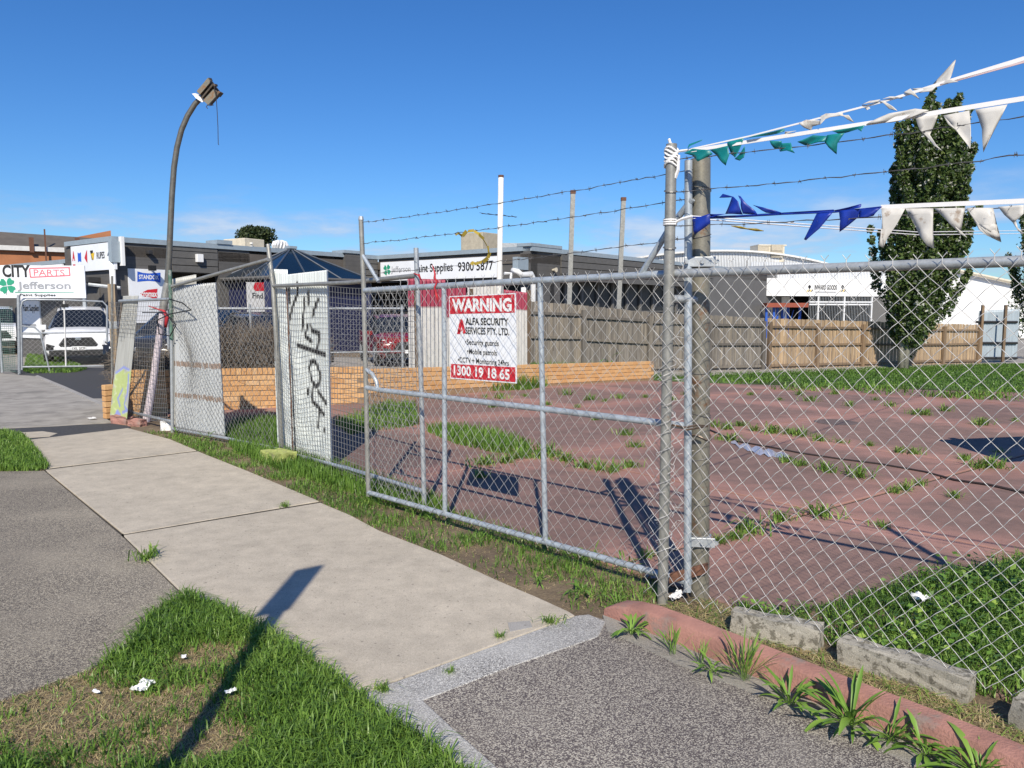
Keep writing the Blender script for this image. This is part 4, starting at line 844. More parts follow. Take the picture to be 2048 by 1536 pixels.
for px in (1533, 1548, 1558, 1571, 1583, 1607):
    a = D(px, 612, 50); MB().box((a.x, a.y + (px % 3) * .3, .4), (.14, .12, 2.9)).build('upright', 'blue_steel', rk)
a, b = D(1530, 591, 50), D(1612, 596, 50); MB().box(((a.x + b.x) / 2, 50, 1.9), (b.x - a.x, .9, .28)).build('top_beam', 'orange_steel', rk)
for k in range(5): MB().tube([(a.x + .1 + k * .5, 50.3, 0), (a.x + .5 + k * .5, 50.3, 1.6)], .03, 4).build('brace', 'blue_steel', rk)
wg = far_building('white_building', 'plain white gabled building end wall beyond the poplar tree', D(1950, 620, 58))
g = Fr(D(1850, 600, 56)[:2], D(2140, 600, 60)[:2]); g.n = Vector((g.ex.y, -g.ex.x, 0)); z1, z2 = g.sz(1895, 541)[1], g.sz(2048, 568)[1]
pts = [(0, -1.5), (g.L, -1.5), (g.L, z2 - .9), (g.sz(1895, 600)[0], z1), (0, z1 - .4)]
ff = [g.pt(s, z, 0) for s, z in pts]; bb = [g.pt(s, z, -12) for s, z in pts]
MB().add(ff + bb, [(0, 1, 2, 3, 4), (9, 8, 7, 6, 5)] + [(i, i + 5, (i + 1) % 5 + 5, (i + 1) % 5) for i in range(5)]).build('wall', 'white', wg)
pa, pb = g.pt(g.sz(1895, 600)[0], z1 + .05, .3), g.pt(g.L, z2 - .85, .3)
MB().tube([pa, pb], .14, 5).build('roof_edge', 'cream', wg); MB().tube([pa, g.pt(0, z1 - .35, .3)], .14, 5).build('roof_edge', 'cream', wg)
# ================================================================== yard fences, poles
cf0, cf1 = Vector((-2.15, 15.9)), Vector((.35, 18.6))
mf = thing('corrugated_fence', 'corrugated iron fence, maroon along the top and white below, behind the brick wall', 'fence', (cf0.x, cf0.y, 0))
def onl(t): p = cf0 + (cf1 - cf0) * t; return p
segs = [(0, .28, 2.28), (.285, .46, 2.2), (.465, .78, 2.24), (.785, 1, 2.1)]
for k, (a, b, h) in enumerate(segs):
    p, q = onl(a), onl(b); wl_ = (q - p).length
    zz = [(0, 1), (.55 if k != 2 else .9, 1.0)][1][0]
    mz = (.73, .66, .985, .80)[k]
    st_ = [([(-.1, y_), (1.1, y_)], .03, (.30, .035, .07), .004) for y_ in np.arange(mz + .01, 1.02, .02)]
    corr_sheet('iron_sheet', None, [(p.x, p.y, 0.02), (q.x, q.y, 0.02), (q.x, q.y, h - .06 * k * .3), (p.x, p.y, h)], 'maroon_sheet', .11, .03, st_, nv=40, parent=mf)
for t_ in (.02, .45, .98): p = onl(t_); MB().box((p.x + .1, p.y + .12, 1.05), (.08, .08, 2.1), .8).build('post', 'wood_rail', mf)
gf0, gf1 = D(1953, 700, 29.6), D(2034, 700, 30.6)
gg = thing('iron_gate', 'blue grey corrugated iron gate with dark frame rails at the end of the paling fence', 'gate', (gf0.x, gf0.y, -.47))
zt_ = D(1990, 619, 30).z; zb_ = D(1990, 722, 30).z
corr_sheet('iron_sheet', None, [(gf0.x, gf0.y, zb_), (gf1.x, gf1.y, zb_), (gf1.x, gf1.y, zt_ + .03), (gf0.x, gf0.y, zt_ - .05)], 'blue_galv_sheet', .1, .02, nv=20, parent=gg)
for py in (644, 686, 716): a, b = D(1953, py, 29.5), D(2034, py, 30.5); MB().tube([a, b], .05, 5).build('rail', 'dark', gg)
for px in (1966, 2012): a = D(px, 610, 29.5); MB().box((a.x, a.y, (a.z + zb_) / 2), (.09, .09, a.z - zb_), 0).build('upright', 'wood_rail', gg)
for i, (px0, py0, px1, py1, dist, wd, nm, mt, lab) in enumerate(((1002, 355, 998, 600, 17.6, .15, 'white_pole', 'peeling_white', 'tall round pole with peeling white paint behind the corrugated fence'),
        (1146, 385, 1137, 640, 22.4, .13, 'steel_post', 'galv_old', 'tall square grey steel post behind the paling fence, nearer the white pole'), (1247, 399, 1236, 640, 23.2, .13, 'steel_post', 'galv_old', 'tall square grey steel post behind the paling fence, nearer the gate post'))):
    a, b = D(px0, py0, dist), D(px1, py1, dist); g0 = gz(b.x, b.y); t = thing(nm, lab, 'pole', (b.x, b.y, g0)); d_ = (a - b).normalized(); foot = b + d_ * ((g0 - .1 - b.z) / d_.z)
    if i == 0: MB().tube([foot, a], .062, 10).build('shaft', mt, t, smooth=True); MB().tube([a, a + Vector((0, 0, .05))], .066, 10).build('rusty_cap', 'rust', t)
    else:
        mb = MB().hexa([Vector((foot.x + sx * wd / 2, foot.y + sy * wd / 2, foot.z)) for sx, sy in ((-1, -1), (1, -1), (1, 1), (-1, 1))] + [Vector((a.x + sx * wd / 2, a.y + sy * wd / 2, a.z)) for sx, sy in ((-1, -1), (1, -1), (1, 1), (-1, 1))]); mb.build('shaft', mt, t)
        MB().box((a.x, a.y, a.z + .01), (wd + .02, wd + .02, .1)).build('rusty_cap', 'rust', t)
# ================================================================== parked cars
def car(name, label, loc, heading, paint, scale=(1, 1, 1), plate=None, grp=None):
    t = thing(name, label, 'car', loc, grp, heading)
    sx, sy, sz = scale
    ST = [(2.45, .50, .74, .79, .66, .60), (2.36, .27, .82, .90, .86, .74), (2.0, .22, .93, 1.00, .94, .80), (1.2, .22, 1.01, 1.08, .955, .82), (.38, .22, 1.05, 1.62, .96, .66), (-.3, .22, 1.06, 1.72, .96, .68), (-1.4, .22, 1.08, 1.69, .96, .66), (-2.0, .24, 1.10, 1.60, .94, .62), (-2.33, .3, 1.08, 1.12, .90, .72), (-2.43, .42, .9, .94, .82, .66)]
    rows = []
    for (y, zb, be, ro, hw, rw) in ST:
        h = [(0, zb), (hw * .88, zb), (hw, zb + .13), (hw * 1.01, (zb + be) * .55), (hw * .975, be), (rw, ro - .05), (rw * .86, ro), (0, ro + .015)]
        full = h + [(-x, z) for x, z in h[-2:0:-1]]; rows.append([Vector((x * sx, -y * sy, z * sz)) for x, z in full])
    n = len(rows[0]); W2L = t.matrix_basis
    body, glass_f, side = MB(), MB(), MB(); vs = [W2L @ p for r in rows for p in r]
    bf = []; wsf = []; sdf = []
    for i in range(len(rows) - 1):
        for j in range(n):
            q = (i * n + j, i * n + (j + 1) % n, (i + 1) * n + (j + 1) % n, (i + 1) * n + j)
            if i == 3 and 5 <= j <= 8: wsf.append(q)
            elif i == 7 and 5 <= j <= 8: wsf.append(q)
            elif i in (3, 4, 5, 6) and j in (4, 9): sdf.append(q)
            else: bf.append(q)
    bf += [tuple(range(n)), tuple(reversed(range((len(rows) - 1) * n, len(rows) * n)))]
    def sub(fs, nm, mt):
        mb = MB(); ids = {}; 
        for f in fs:
            for k in f: ids.setdefault(k, len(ids))
        mb.v = [None] * len(ids)
        for k, i_ in ids.items(): mb.v[i_] = tuple(vs[k])
        mb.f = [tuple(ids[k] for k in f) for f in fs]; return mb.build(nm, mt, t, smooth=(nm == 'body'))
    bo = sub(bf, 'body', paint)
    try: bo.data.set_sharp_from_angle(angle=R(38))
    except Exception: pass
    sub([f for f in wsf if f[0] < 5 * n], 'windscreen', 'car_glass'); sub([f for f in wsf if f[0] >= 5 * n], 'rear_window', 'car_glass'); sub(sdf[0::2], 'side_window', 'car_glass'); sub(sdf[1::2], 'side_window', 'car_glass')
    def lb(nm, mt, c, d, par=t): 
        mb = MB().box((0, 0, 0), (d[0] * sx, d[1] * sy, d[2] * sz)); m = W2L @ Matrix.Translation((c[0] * sx, c[1] * sy, c[2] * sz)); mb.v = [tuple(m @ Vector(v)) for v in mb.v]; return mb.build(nm, mt, par, bevel=.012)
    def lp(nm, mt, pts, par=t): return poly_fill([W2L @ Vector((x * sx, y * sy, z * sz)) for x, y, z in pts]).build(nm, mt, par)
    for wx in (-.86, .86):
        for wy in (-1.5, 1.42):
            c = W2L @ Vector((wx * sx, wy * sy, .36 * sz)); ax = (W2L.to_3x3() @ Vector((1, 0, 0)))
            wh_ = MB().tube([c - ax * .12, c - ax * .1, c + ax * .1, c + ax * .12], [.32 * sz, .36 * sz, .36 * sz, .32 * sz], 18).build('tyre', 'tyre', t, smooth=False)
            MB().tube([c + ax * (.1 if wx > 0 else -.1), c + ax * (.135 if wx > 0 else -.135)], .22 * sz, 14).build('rim', 'galv', wh_)
            arch = MB().tube([c + ax * (-.02 if wx > 0 else .02), c + ax * (.095 if wx > 0 else -.095)], .41 * sz, 18).build('wheel_arch', 'black', t)
    yf = -2.45
    lp('grille', 'black', [(-.36, yf - .012, .80), (.36, yf - .012, .80), (.52, yf - .012, .58), (.46, yf - .012, .50), (-.46, yf - .012, .50), (-.52, yf - .012, .58)])
    lb('lower_bumper', 'black', (0, -2.36, .33), (1.55, .22, .16)); lb('bumper', paint, (0, -2.40, .47), (1.3, .18, .09))
    for s in (-1, 1):
        lp('headlight', 'dark', [(s * .50, -2.44, .80), (s * .90, -2.20, .93), (s * .93, -2.16, .84), (s * .60, -2.43, .73)][::s]); lp('headlight_lens', 'white', [(s * .58, -2.445, .79), (s * .84, -2.28, .89), (s * .86, -2.27, .85), (s * .62, -2.44, .76)][::s])
        lp('fog_recess', 'black', [(s * .62, -2.46, .55), (s * .84, -2.40, .62), (s * .86, -2.38, .42), (s * .66, -2.44, .44)][::s])
        lb('mirror', paint, (s * 1.04, -.95, 1.08), (.22, .12, .16))
    lb('emblem', 'chrome', (0, -2.465, .76), (.16, .02, .09))
    lb('roof_bar', 'dark', (.6, .4, 1.71), (.04, 1.9, .04)); lb('roof_bar', 'dark', (-.6, .4, 1.71), (.04, 1.9, .04))
    pl = lb('number_plate', 'white', (0, -2.50, .47), (.38, .02, .12))
    if plate:
        f = Fr((W2L @ Vector((-.17 * sx, -2.515 * sy, 0)))[:2], (W2L @ Vector((.17 * sx, -2.515 * sy, 0)))[:2]); f.n = (W2L.to_3x3() @ Vector((0, -1, 0)))
        f.text(plate, 0.0, f.L, .43 * sz, .51 * sz, .004, 'black', pl, .01)
    for s in (-1, 1): lb('tail_lamp', 'red_paint', (s * .78, 2.36, .98), (.2, .1, .2))
    return t
g0 = D(166, 650, 23.2); rear = Vector((-.50, .866))
car('parked_car', 'white four wheel drive car parked nose out behind the chain mesh gate', (g0.x - .50 * 2.4, g0.y + .866 * 2.4, 0), math.atan2(-.866, .50) + math.pi / 2 - .06, 'car_white', plate='1XL 2CF')
car('parked_car', 'white car at the far end of the driveway beyond the clover billboard', (*D(-12, 650, 31)[:2], 0), R(35), 'car_white', (.98, .95, 1.02))
car('parked_car', 'black car parked behind the brick planter and dead hedge', (*D(375, 650, 19.6)[:2], 0), R(-8), 'car_black', (.95, .92, .98))
car('parked_car', 'dark grey car behind the hedge in front of the shop entry', (*D(505, 650, 21.0)[:2], 0), R(60), 'car_grey', (.95, .92, .9))
car('parked_car', 'red car behind the inner chain fence beside the corrugated fence', (*D(790, 650, 24.5)[:2], 0), R(20), 'car_red', (.92, .88, .86))
make_galv('wire_mid', (.30, .295, .28), .35)
# ================================================================== wire mesh helpers
def chain(mb, f, s0, s1, zlo, zhi, w_=.055, v=.05, r=.0019, d=0.0, bulge=None, crown=True, slack=.004, curl=0.0):
    n = int((s1 - s0) / w_); zl = zlo if callable(zlo) else (lambda s: zlo); zh = zhi if callable(zhi) else (lambda s: zhi); jr = random.Random(5)
    jit = {}
    for i in range(n):
        sm = s0 + (i + .5) * w_; base = zl(sm); K = int((zh(sm) - base) / v); pts = []
        for k in range(K + 1):
            cidx = i + (k + i) % 2; s = s0 + cidx * w_; z = base + k * v
            key = (cidx, k)
            if key not in jit: jit[key] = (jr.gauss(0, slack * .5), jr.gauss(0, slack * .5))
            s += jit[key][0]; z += jit[key][1]; off = r * (1 if cidx > i else -1) + d
            if bulge: ds, dz_, dd_ = bulge(s, z); s += ds; z += dz_; off += dd_
            
            if pts and k and curl: pts.append((pts[-1] + f.pt(s, z, off)) / 2 + Vector((0, 0, curl if cidx > i else -curl * .3)) + f.n * curl * (1 if cidx > i else -1))
            pts.append(f.pt(s, z, off))
        if len(pts) < 2: continue
        mb.tube(pts, r, 4, False)
        if crown and ((K + i) % 2):
            p = pts[-1]; u = Vector((0, 0, 1)); mb.tube([p, p + u * .012 + f.n * r, p + u * .028 - f.n * r], r * 1.5, 4, False)
            for sg in (-1, 1): mb.tube([p + u * .027, p + u * .05 + f.ex * sg * .018], r, 4, False)
    return mb
def gridmesh(mb, f, s0, s1, z0, z1, ps=.06, pz=.05, r=.0016, warp=None):
    ns = int((s1 - s0) / ps); nz_ = int(((z1(s0) if callable(z1) else z1) - (z0(s0) if callable(z0) else z0)) / pz)
    Z0 = z0 if callable(z0) else (lambda s: z0); Z1 = z1 if callable(z1) else (lambda s: z1); W = warp or (lambda s, z: (0, 0, 0))
    def pt(s, tz):
        z = Z0(s) + (Z1(s) - Z0(s)) * tz; a, b, c = W(s, z); return f.pt(s + a, z + b, c)
    for i in range(ns + 1): mb.tube([pt(s0 + (s1 - s0) * i / ns, k / 24) for k in range(25)], r, 4, False)
    for j in range(nz_ + 1): mb.tube([pt(s0 + (s1 - s0) * k / 30, j / nz_) for k in range(31)], r, 4, False)
    return mb
def barbed(mb, a, b, sag=.02, r=.0017, gap=.125, barb=.013):
    a, b = Vector(a), Vector(b); L = (b - a).length; n = max(8, int(L / .05)); ex = (b - a).normalized(); q = ex.cross(Vector((0, 0, 1))).normalized(); rr = random.Random(int(L * 1000))
    wob = [rr.gauss(0, .004) for _ in range(n + 1)]
    P_ = lambda t: lerp(a, b, t) + Vector((0, 0, -sag * 4 * t * (1 - t) + wob[min(n, int(t * n))] * .6))
    for ph in (0, math.pi): mb.tube([P_(k / n) + (q * math.cos(k * 1.2 + ph) + Vector((0, 0, 1)) * math.sin(k * 1.2 + ph)) * r * .9 for k in range(n + 1)], r * .8, 4, False)
    t = .03
    while t < 1:
        p = P_(t)
        for sg in (-1, 1):
            an = rr.uniform(0, 6.28); dv = (q * math.cos(an) + Vector((0, 0, 1)) * math.sin(an)); mb.tube([p - dv * barb + ex * .004 * sg, p + dv * barb + ex * .004 * sg], r * .7, 4, False)
        mb.tube([p - ex * .006, p + ex * .006], r * 2.0, 5, False)
        t += gap / L * rr.uniform(.9, 1.1)
    return mb
def pipe(name, pts, r, mat, parent, n=12, smooth=True): 
    o = MB().tube(pts, r, n).build(name, mat, parent, smooth=smooth)
    try: o.data.set_sharp_from_angle(angle=R(50))
    except Exception: pass
    return o
# ================================================================== street fence line
F0 = P(1325, 1203, 0); F9 = Vector((3.75, 1.66, 0)); FR = Fr(F0, F9); FR.n = Vector((FR.ex.y, -FR.ex.x, 0))
A1, A2, A3 = P(343, 862, 0), P(562, 906, 0), P(848, 1021, 0)
G0, G1 = P(738, 988, .07), P(1383, 1178, .07); FG = Fr(G0, G1); FG.n = Vector((FG.ex.y, -FG.ex.x, 0))
FC = Fr(A2, A3); FC.n = Vector((FC.ex.y, -FC.ex.x, 0)); FB = Fr(A1, A2); FB.n = Vector((FB.ex.y, -FB.ex.x, 0))
FA = Fr((pc.x + .12, pc.y + .05), A1); FA.n = Vector((FA.ex.y, -FA.ex.x, 0))
# right chain fence ------------------------------------------------
rf = thing('chain_fence', 'galvanised chain mesh fence with barbed wire strands, bunting tied along its top', 'fence', F0)
ztop = V(1345, 288, F0, F9).z; zr = V(1400, 545, F0, F9).z
pipe('post', [F0 + Vector((0, 0, -.15)), Vector((F0.x, F0.y, ztop))], .0295, 'galv_old', rf, 16)
for s in (2.55,): p = FR.pt(s, 0, -.03); pipe('post', [p + Vector((0, 0, -.15)), p + Vector((0, 0, 2.55))], .029, 'galv_old', rf, 14)
pipe('top_rail', [FR.pt(.0, zr, -.03), FR.pt(2.0, zr + .004, -.03), FR.pt(3.72, zr, -.03)], .0235, 'galv', rf, 14)
def bul(s, z): return (.012 * math.sin(z * 5 + s * 3), .01 * math.sin(s * 4), .014 * math.sin(s * 5.1 + z * 2.2) + .03 * math.exp(-((z - .1) / .2) ** 2))
mb = MB(); chain(mb, FR, -.09, 3.7, lambda s: .05, zr + .02, .047, .0500, .00165, .034, bul, True, .003, .0035); mb.build('chain_mesh', 'wire', rf, smooth=True)
for (x0, y0, x1, y1) in ((1358, 318, 2048, 232), (1350, 384, 2048, 309), (1346, 452, 2048, 412)):
    a, b = V(x0, y0, F0, F9), V(x1, y1, F0, F9); e = FR.pt(3.7, b.z, 0); barbed(MB(), a, b, .012).build('barbed_wire', 'wire_dark', rf); barbed(MB(), b, e, .01).build('barbed_wire', 'wire_dark', rf)
mb = MB()
for z in (2.44, 2.28, 2.13, 1.98): mb.tube([F0 + Vector((math.cos(t) * .034, math.sin(t) * .034, z + .01 * math.sin(t))) for t in np.linspace(0, 6.6, 16)], .003, 4, False)
tag(mb.build('tie_wire', 'wire_dark', rf), kind='stuff')
mb = MB(); rr = random.Random(4)          # frayed mesh end bunched round the post
for k in range(18):
    z = .25 + k * .062; a0 = rr.uniform(0, 6); mb.tube([F0 + Vector((math.cos(a0 + t) * (.036 + .02 * rr.random()), math.sin(a0 + t) * (.036 + .02 * rr.random()), z + t * .02)) for t in np.linspace(0, 4.5, 9)], .0018, 4, False)
for k in range(12):
    z = .3 + k * .12; p = F0 + Vector((.05, .03, z)); mb.tube([p, p + Vector((.07 * rr.random() + .03, .05, .05 * rr.uniform(-1, 1))), p + Vector((.12, .08 * rr.random(), .1 * rr.uniform(-1, 1)))], .0017, 4, False)
mb.build('frayed_mesh', 'wire', rf)
# thick gate post --------------------------------------------------
gp0 = P(1401, 1190, 0); gpz = V(1402, 318, gp0, gp0 + Vector((1, 0, 0))).z
lean_ = lambda z: Vector(((V(1401, 318, gp0, gp0 + Vector((1, 0, 0))).x - gp0.x) * z / gpz, 0, 0))
gpo = thing('gate_post', 'thick round galvanised gate post with rust streaks and hinge clamps', 'post', gp0)
pipe('shaft', [gp0 + Vector((0, 0, -.2)), V(1401, 318, gp0, gp0 + Vector((1, 0, 0)))], .054, 'post_old', gpo, 24)
for zc_ in (V(1395, 525, gp0, gp0 + Vector((1, 0, 0))).z, V(1410, 1078, gp0, gp0 + Vector((1, 0, 0))).z):
    cl = MB().tube([gp0 + lean_(zc_) + Vector((0, 0, zc_ - .028)), gp0 + lean_(zc_) + Vector((0, 0, zc_ + .028))], .0605, 24).build('hinge_clamp', 'galv', gpo, smooth=False)
    MB().box(gp0 + lean_(zc_) + Vector((-.02, -.066, zc_)), (.17, .012, .056), R(-8)).build('clamp_plate', 'galv', gpo, bevel=.004)
    for dx in (-.095, -.01, .07): MB().tube([gp0 + lean_(zc_) + Vector((dx, -.072, zc_)), gp0 + lean_(zc_) + Vector((dx, -.086, zc_))], .012, 8).build('bolt', 'galv', gpo)
pipe('stub_rail', [gp0 + Vector((0, 0, 1.70)), F0 + Vector((.03, .02, 1.705))], .022, 'galv', gpo)
rg = MB(); 
for z in (.55, .8, 1.05, 1.3, 2.3, 2.05): rg.tube([gp0 + lean_(z) + Vector((math.cos(t) * .057, math.sin(t) * .057, z + .012 * math.sin(t * 1.3 + z * 9))) for t in np.linspace(0, 6.9, 22)], .0022, 4, False)
tag(rg.build('tie_wire', 'wire_dark', gpo), kind='stuff')
# gate with barbed wire -------------------------------------------
make_galv('wire_gate', (.52, .515, .50), .26)
gt = thing('chain_gate', 'wide chain mesh gate with galvanised frame and barbed wire above, warning sign hung on it', 'gate', (G0 + G1) / 2 - Vector((0, 0, .07)))
gs = lambda px, py, d=0: FG.sz(px, py, d)
def gpipe(nm, *pts, r=.0205, mat='galv_blue', d=0): return pipe(nm, [FG.pt(*gs(x, y, d), d) for x, y in pts], r, mat, gt)
gpipe('end_upright', (722, 440), (727, 560), (737, 992), mat='galv_old'); MB().tube([FG.pt(*gs(722, 440)), FG.pt(gs(722, 440)[0], gs(722, 440)[1] + .03)], [.024, .018], 12).build('post_cap', 'galv', gt)
gpipe('end_upright', (1377, 321), (1375, 1183), r=.022)
gpipe('bottom_rail', (737, 985), (1381, 1165)); gpipe('top_rail', (730, 581), (1000, 565), (1383, 546), r=.0225); gpipe('mid_rail', (733, 775), (760, 780), (1086, 818), (1382, 853))
gpipe('upright', (888, 572), (890, 1026), r=.0185); gpipe('upright', (1080, 561), (1091, 1084), r=.0185)
gpipe('corner_brace', (731, 738), (745, 748), (753, 763), (755, 779), r=.017); gpipe('brace', (724, 508), (757, 563), r=.016); gpipe('brace', (1385, 398), (1342, 452), (1284, 546), r=.018)
zb_ = lambda s: .08; zt_ = lambda s: FG.sz(735, 581)[1] + (FG.sz(1380, 546)[1] - FG.sz(735, 581)[1]) * s / FG.L + .02
mb = MB(); chain(mb, FG, .02, FG.L - .02, zb_, zt_, .047, .050, .0017, .023, lambda s, z: (.008 * math.sin(z * 6), .006 * math.sin(s * 5), .006 * math.sin(s * 9 + z * 5))); mb.build('chain_mesh', 'wire_gate', gt, smooth=True)
for (y0, y1) in ((445, 338), (487, 396), (548, 474)): barbed(MB(), FG.pt(*gs(724, y0)), FG.pt(*gs(1386, y1)), .02, gap=.11).build('barbed_wire', 'wire_dark', gt)
mb = MB()
for px in np.linspace(760, 1360, 34):
    for py in (985 + (px - 737) * .279,): p = FG.pt(*gs(px, py)); mb.tube([p + FG.n * .022 * math.cos(t) + Vector((0, 0, .022 * math.sin(t))) + FG.ex * .012 * t for t in np.linspace(0, 5, 9)], .0017, 4, False)
tag(mb.build('tie_wire', 'wire_dark', gt), kind='stuff')
# warning sign behind the mesh
d_ = -.012
TL, TR, BL, BR = [FG.sz(x, y, d_) for x, y in ((898, 592.5), (1031, 586), (901, 757), (1033, 767))]
sg = thing('warning_sign', 'red and white rectangular warning sign with phone number, hung on the mesh gate', 'sign', FG.pt((TL[0] + TR[0]) / 2, BL[1], d_))
def spt(u, v): 
    a = Vector(TL) * (1 - u) + Vector(TR) * u; b = Vector(BL) * (1 - u) + Vector(BR) * u; q = a * (1 - v) + b * v; return q
def squad(u0, v0, u1, v1, dd, mt, nm):
    c = [spt(u0, v1), spt(u1, v1), spt(u1, v0), spt(u0, v0)]; return FG.poly([tuple(q) for q in c], d_ + dd).build(nm, mt, sg)
c = [spt(0, 1), spt(1, 1), spt(1, 0), spt(0, 0)]
MB().hexa([FG.pt(*c[0], d_), FG.pt(*c[1], d_), FG.pt(*c[1], d_ - .006), FG.pt(*c[0], d_ - .006), FG.pt(*c[3], d_), FG.pt(*c[2], d_), FG.pt(*c[2], d_ - .006), FG.pt(*c[3], d_ - .006)]).build('panel', 'sign_white', sg)
squad(.012, .012, .988, .215, .0015, 'red_paint', 'red_band'); squad(.012, .82, .988, .986, .0015, 'red_paint', 'red_band')
def stext(s, u0, u1, v0, v1, mt, bold, dd=.003):
    a, b = spt(u0, v1), spt(u1, v0); FG.text(s, a[0], b[0], a[1], b[1], d_ + dd, mt, sg, bold)
stext('WARNING', .05, .95, .05, .185, 'white', .045); stext('ALFA SECURITY', .26, .90, .275, .345, 'black', .025); stext('SERVICES PTY. LTD.', .26, .91, .385, .455, 'black', .02)
stext('\u2022Security guards', .25, .76, .525, .60, 'black', .01); stext('\u2022Mobile patrols', .28, .73, .635, .71, 'black', .01); stext('\u2022CCTV + Monitoring 24hrs', .13, .90, .745, .815, 'black', .01); stext('1300 19 18 65', .06, .91, .845, .955, 'white', .03)
for pts in (((.125, .455), (.175, .455), (.205, .33), (.175, .28)), ((.175, .28), (.215, .28), (.265, .44), (.225, .455)), ((.125, .455), (.15, .41), (.20, .40), (.205, .415))): FG.poly([tuple(spt(*q)) for q in pts], d_ + .003).build('emblem', 'red_paint', sg)
# left leaf with square mesh --------------------------------------
lf = thing('mesh_gate_leaf', 'narrower gate leaf with square welded mesh, graffiti sheet leaning inside it', 'gate', (A2 + A3) / 2)
cs = lambda px, py, d=0: FC.sz(px, py, d)
def cpipe(nm, *pts, r=.02, mat='galv_old', d=0): return pipe(nm, [FC.pt(*cs(x, y, d), d) for x, y in pts], r, mat, lf)
cpipe('end_upright', (536, 489), (546, 572), (555, 720), (563, 908), r=.026); cpipe('end_upright', (832, 496), (842, 760), (849, 1024), mat='galv'); cpipe('top_rail', (546, 572), (700, 565), (836, 551)); cpipe('bottom_rail', (565, 903), (700, 938), (848, 983), mat='galv_blue', r=.0185)
def warpc(s, z):
    k = math.exp(-((s - .55) / .45) ** 2) * math.exp(-((z - .9) / .5) ** 2)
    return (.05 * k * math.sin(z * 9), -.10 * math.exp(-((s - .6) / .4) ** 2) * math.sin(min(1, max(0, z / 1.7)) * math.pi) - .05 * sstep(1.1, 2.3, s) * sstep(1.4, 1.8, z), .03 + .07 * k)
zc0 = cs(566, 900)[1]; zc1 = cs(560, 576)[1]
mb = MB(); gridmesh(mb, FC, .05, FC.L - .04, zc0, zc1, .062, .052, .0021, warpc); mb.build('welded_mesh', 'wire_mid', lf)
# chain panel ------------------------------------------------------
pb_ = thing('sagging_fence', 'sagging chain mesh fence panel with a sloping top rail and grey iron sheet behind', 'fence panel', (A1 + A2) / 2)
bs = lambda px, py, d=0: FB.sz(px, py, d)
def bpipe(nm, *pts, r=.02, mat='galv_old', d=0): return pipe(nm, [FB.pt(*bs(x, y, d), d) for x, y in pts], r, mat, pb_)
bpipe('green_post', (340, 540), (343, 680), mat='green_paint', r=.024); bpipe('post', (343, 680), (345, 866), mat='galv', r=.022); bpipe('top_rail', (344, 573), (440, 546), (537, 519), r=.022); bpipe('bottom_rail', (346, 858), (450, 876), (556, 898), mat='galv')
def warpb(s, z):
    k = math.exp(-((z - .9) / .7) ** 2) * math.exp(-((s - .15) / .35) ** 2); return (.30 * k + .02 * math.sin(z * 7), -.06 * math.sin(min(1, s / FB.L) * 3.14), .03 * math.sin(z * 4 + s * 3))
zlo_ = bs(346, 858)[1]; zhA, zhB = bs(346, 575)[1], bs(536, 521)[1]
mb = MB(); chain(mb, FB, .03, FB.L - .02, zlo_, lambda s: zhA + (zhB - zhA) * s / FB.L, .046, .05, .0022, .025, warpb, False); mb.build('chain_mesh', 'wire_mid', pb_, smooth=True)
# short panel by the brick pier -----------------------------------
pa_ = thing('drooping_fence', 'short drooping wire mesh panel beside the brick pier, old pole behind', 'fence panel', (FA.o + A1) / 2)
as_ = lambda px, py, d=0: FA.sz(px, py, d)
def apipe(nm, *pts, r=.02, mat='galv', d=0): return pipe(nm, [FA.pt(*as_(x, y, d), d) for x, y in pts], r, mat, pa_)
apipe('top_rail', (239, 602), (341, 598)); apipe('bottom_rail', (220, 811), (270, 826), (344, 843)); apipe('end_upright', (220, 815), (226, 760), (238, 680), (243, 602), r=.012, mat='rusty_wire')
apipe('edge_post', (224, 552), (225, 845), r=.018, mat='galv_old')
mb = MB(); gridmesh(mb, FA, as_(228, 700)[0], FA.L - .05, lambda s: as_(222, 811)[1] + (as_(344, 843)[1] - as_(222, 811)[1]) * s / FA.L, as_(290, 604)[1], .055, .06, .0024, lambda s, z: (.02 * math.sin(z * 6), -.07 * math.sin(s / FA.L * 3.14) * (1 - z / 1.8), .03)); mb.build('welded_mesh', 'wire_mid', pa_)
mb = MB(); rr = random.Random(8)
for k in range(60):
    a0 = as_(228 + rr.uniform(-4, 10), rr.uniform(600, 830)); p = FA.pt(a0[0], a0[1], rr.uniform(0, .05)); mb.tube([p, p + Vector((rr.uniform(-.07, .07), rr.uniform(-.04, .04), rr.uniform(-.08, .1))), p + Vector((rr.uniform(-.09, .09), rr.uniform(-.04, .04), rr.uniform(-.16, .16)))], .0016, 4, False)
mb.build('tangled_wire', 'wire_dark', pa_)
# loops of black cable on the panel
o = MB().tube([FA.pt(*as_(*q, .05), .05) for q in ((338, 598), (365, 606), (382, 620), (340, 628), (315, 640), (318, 668), (340, 672), (352, 650), (330, 625), (285, 625))], .008, 6).build('cable_loop', 'black', None, smooth=True); tag(o, 'loop of black cable tied round the green fence post', 'cable')
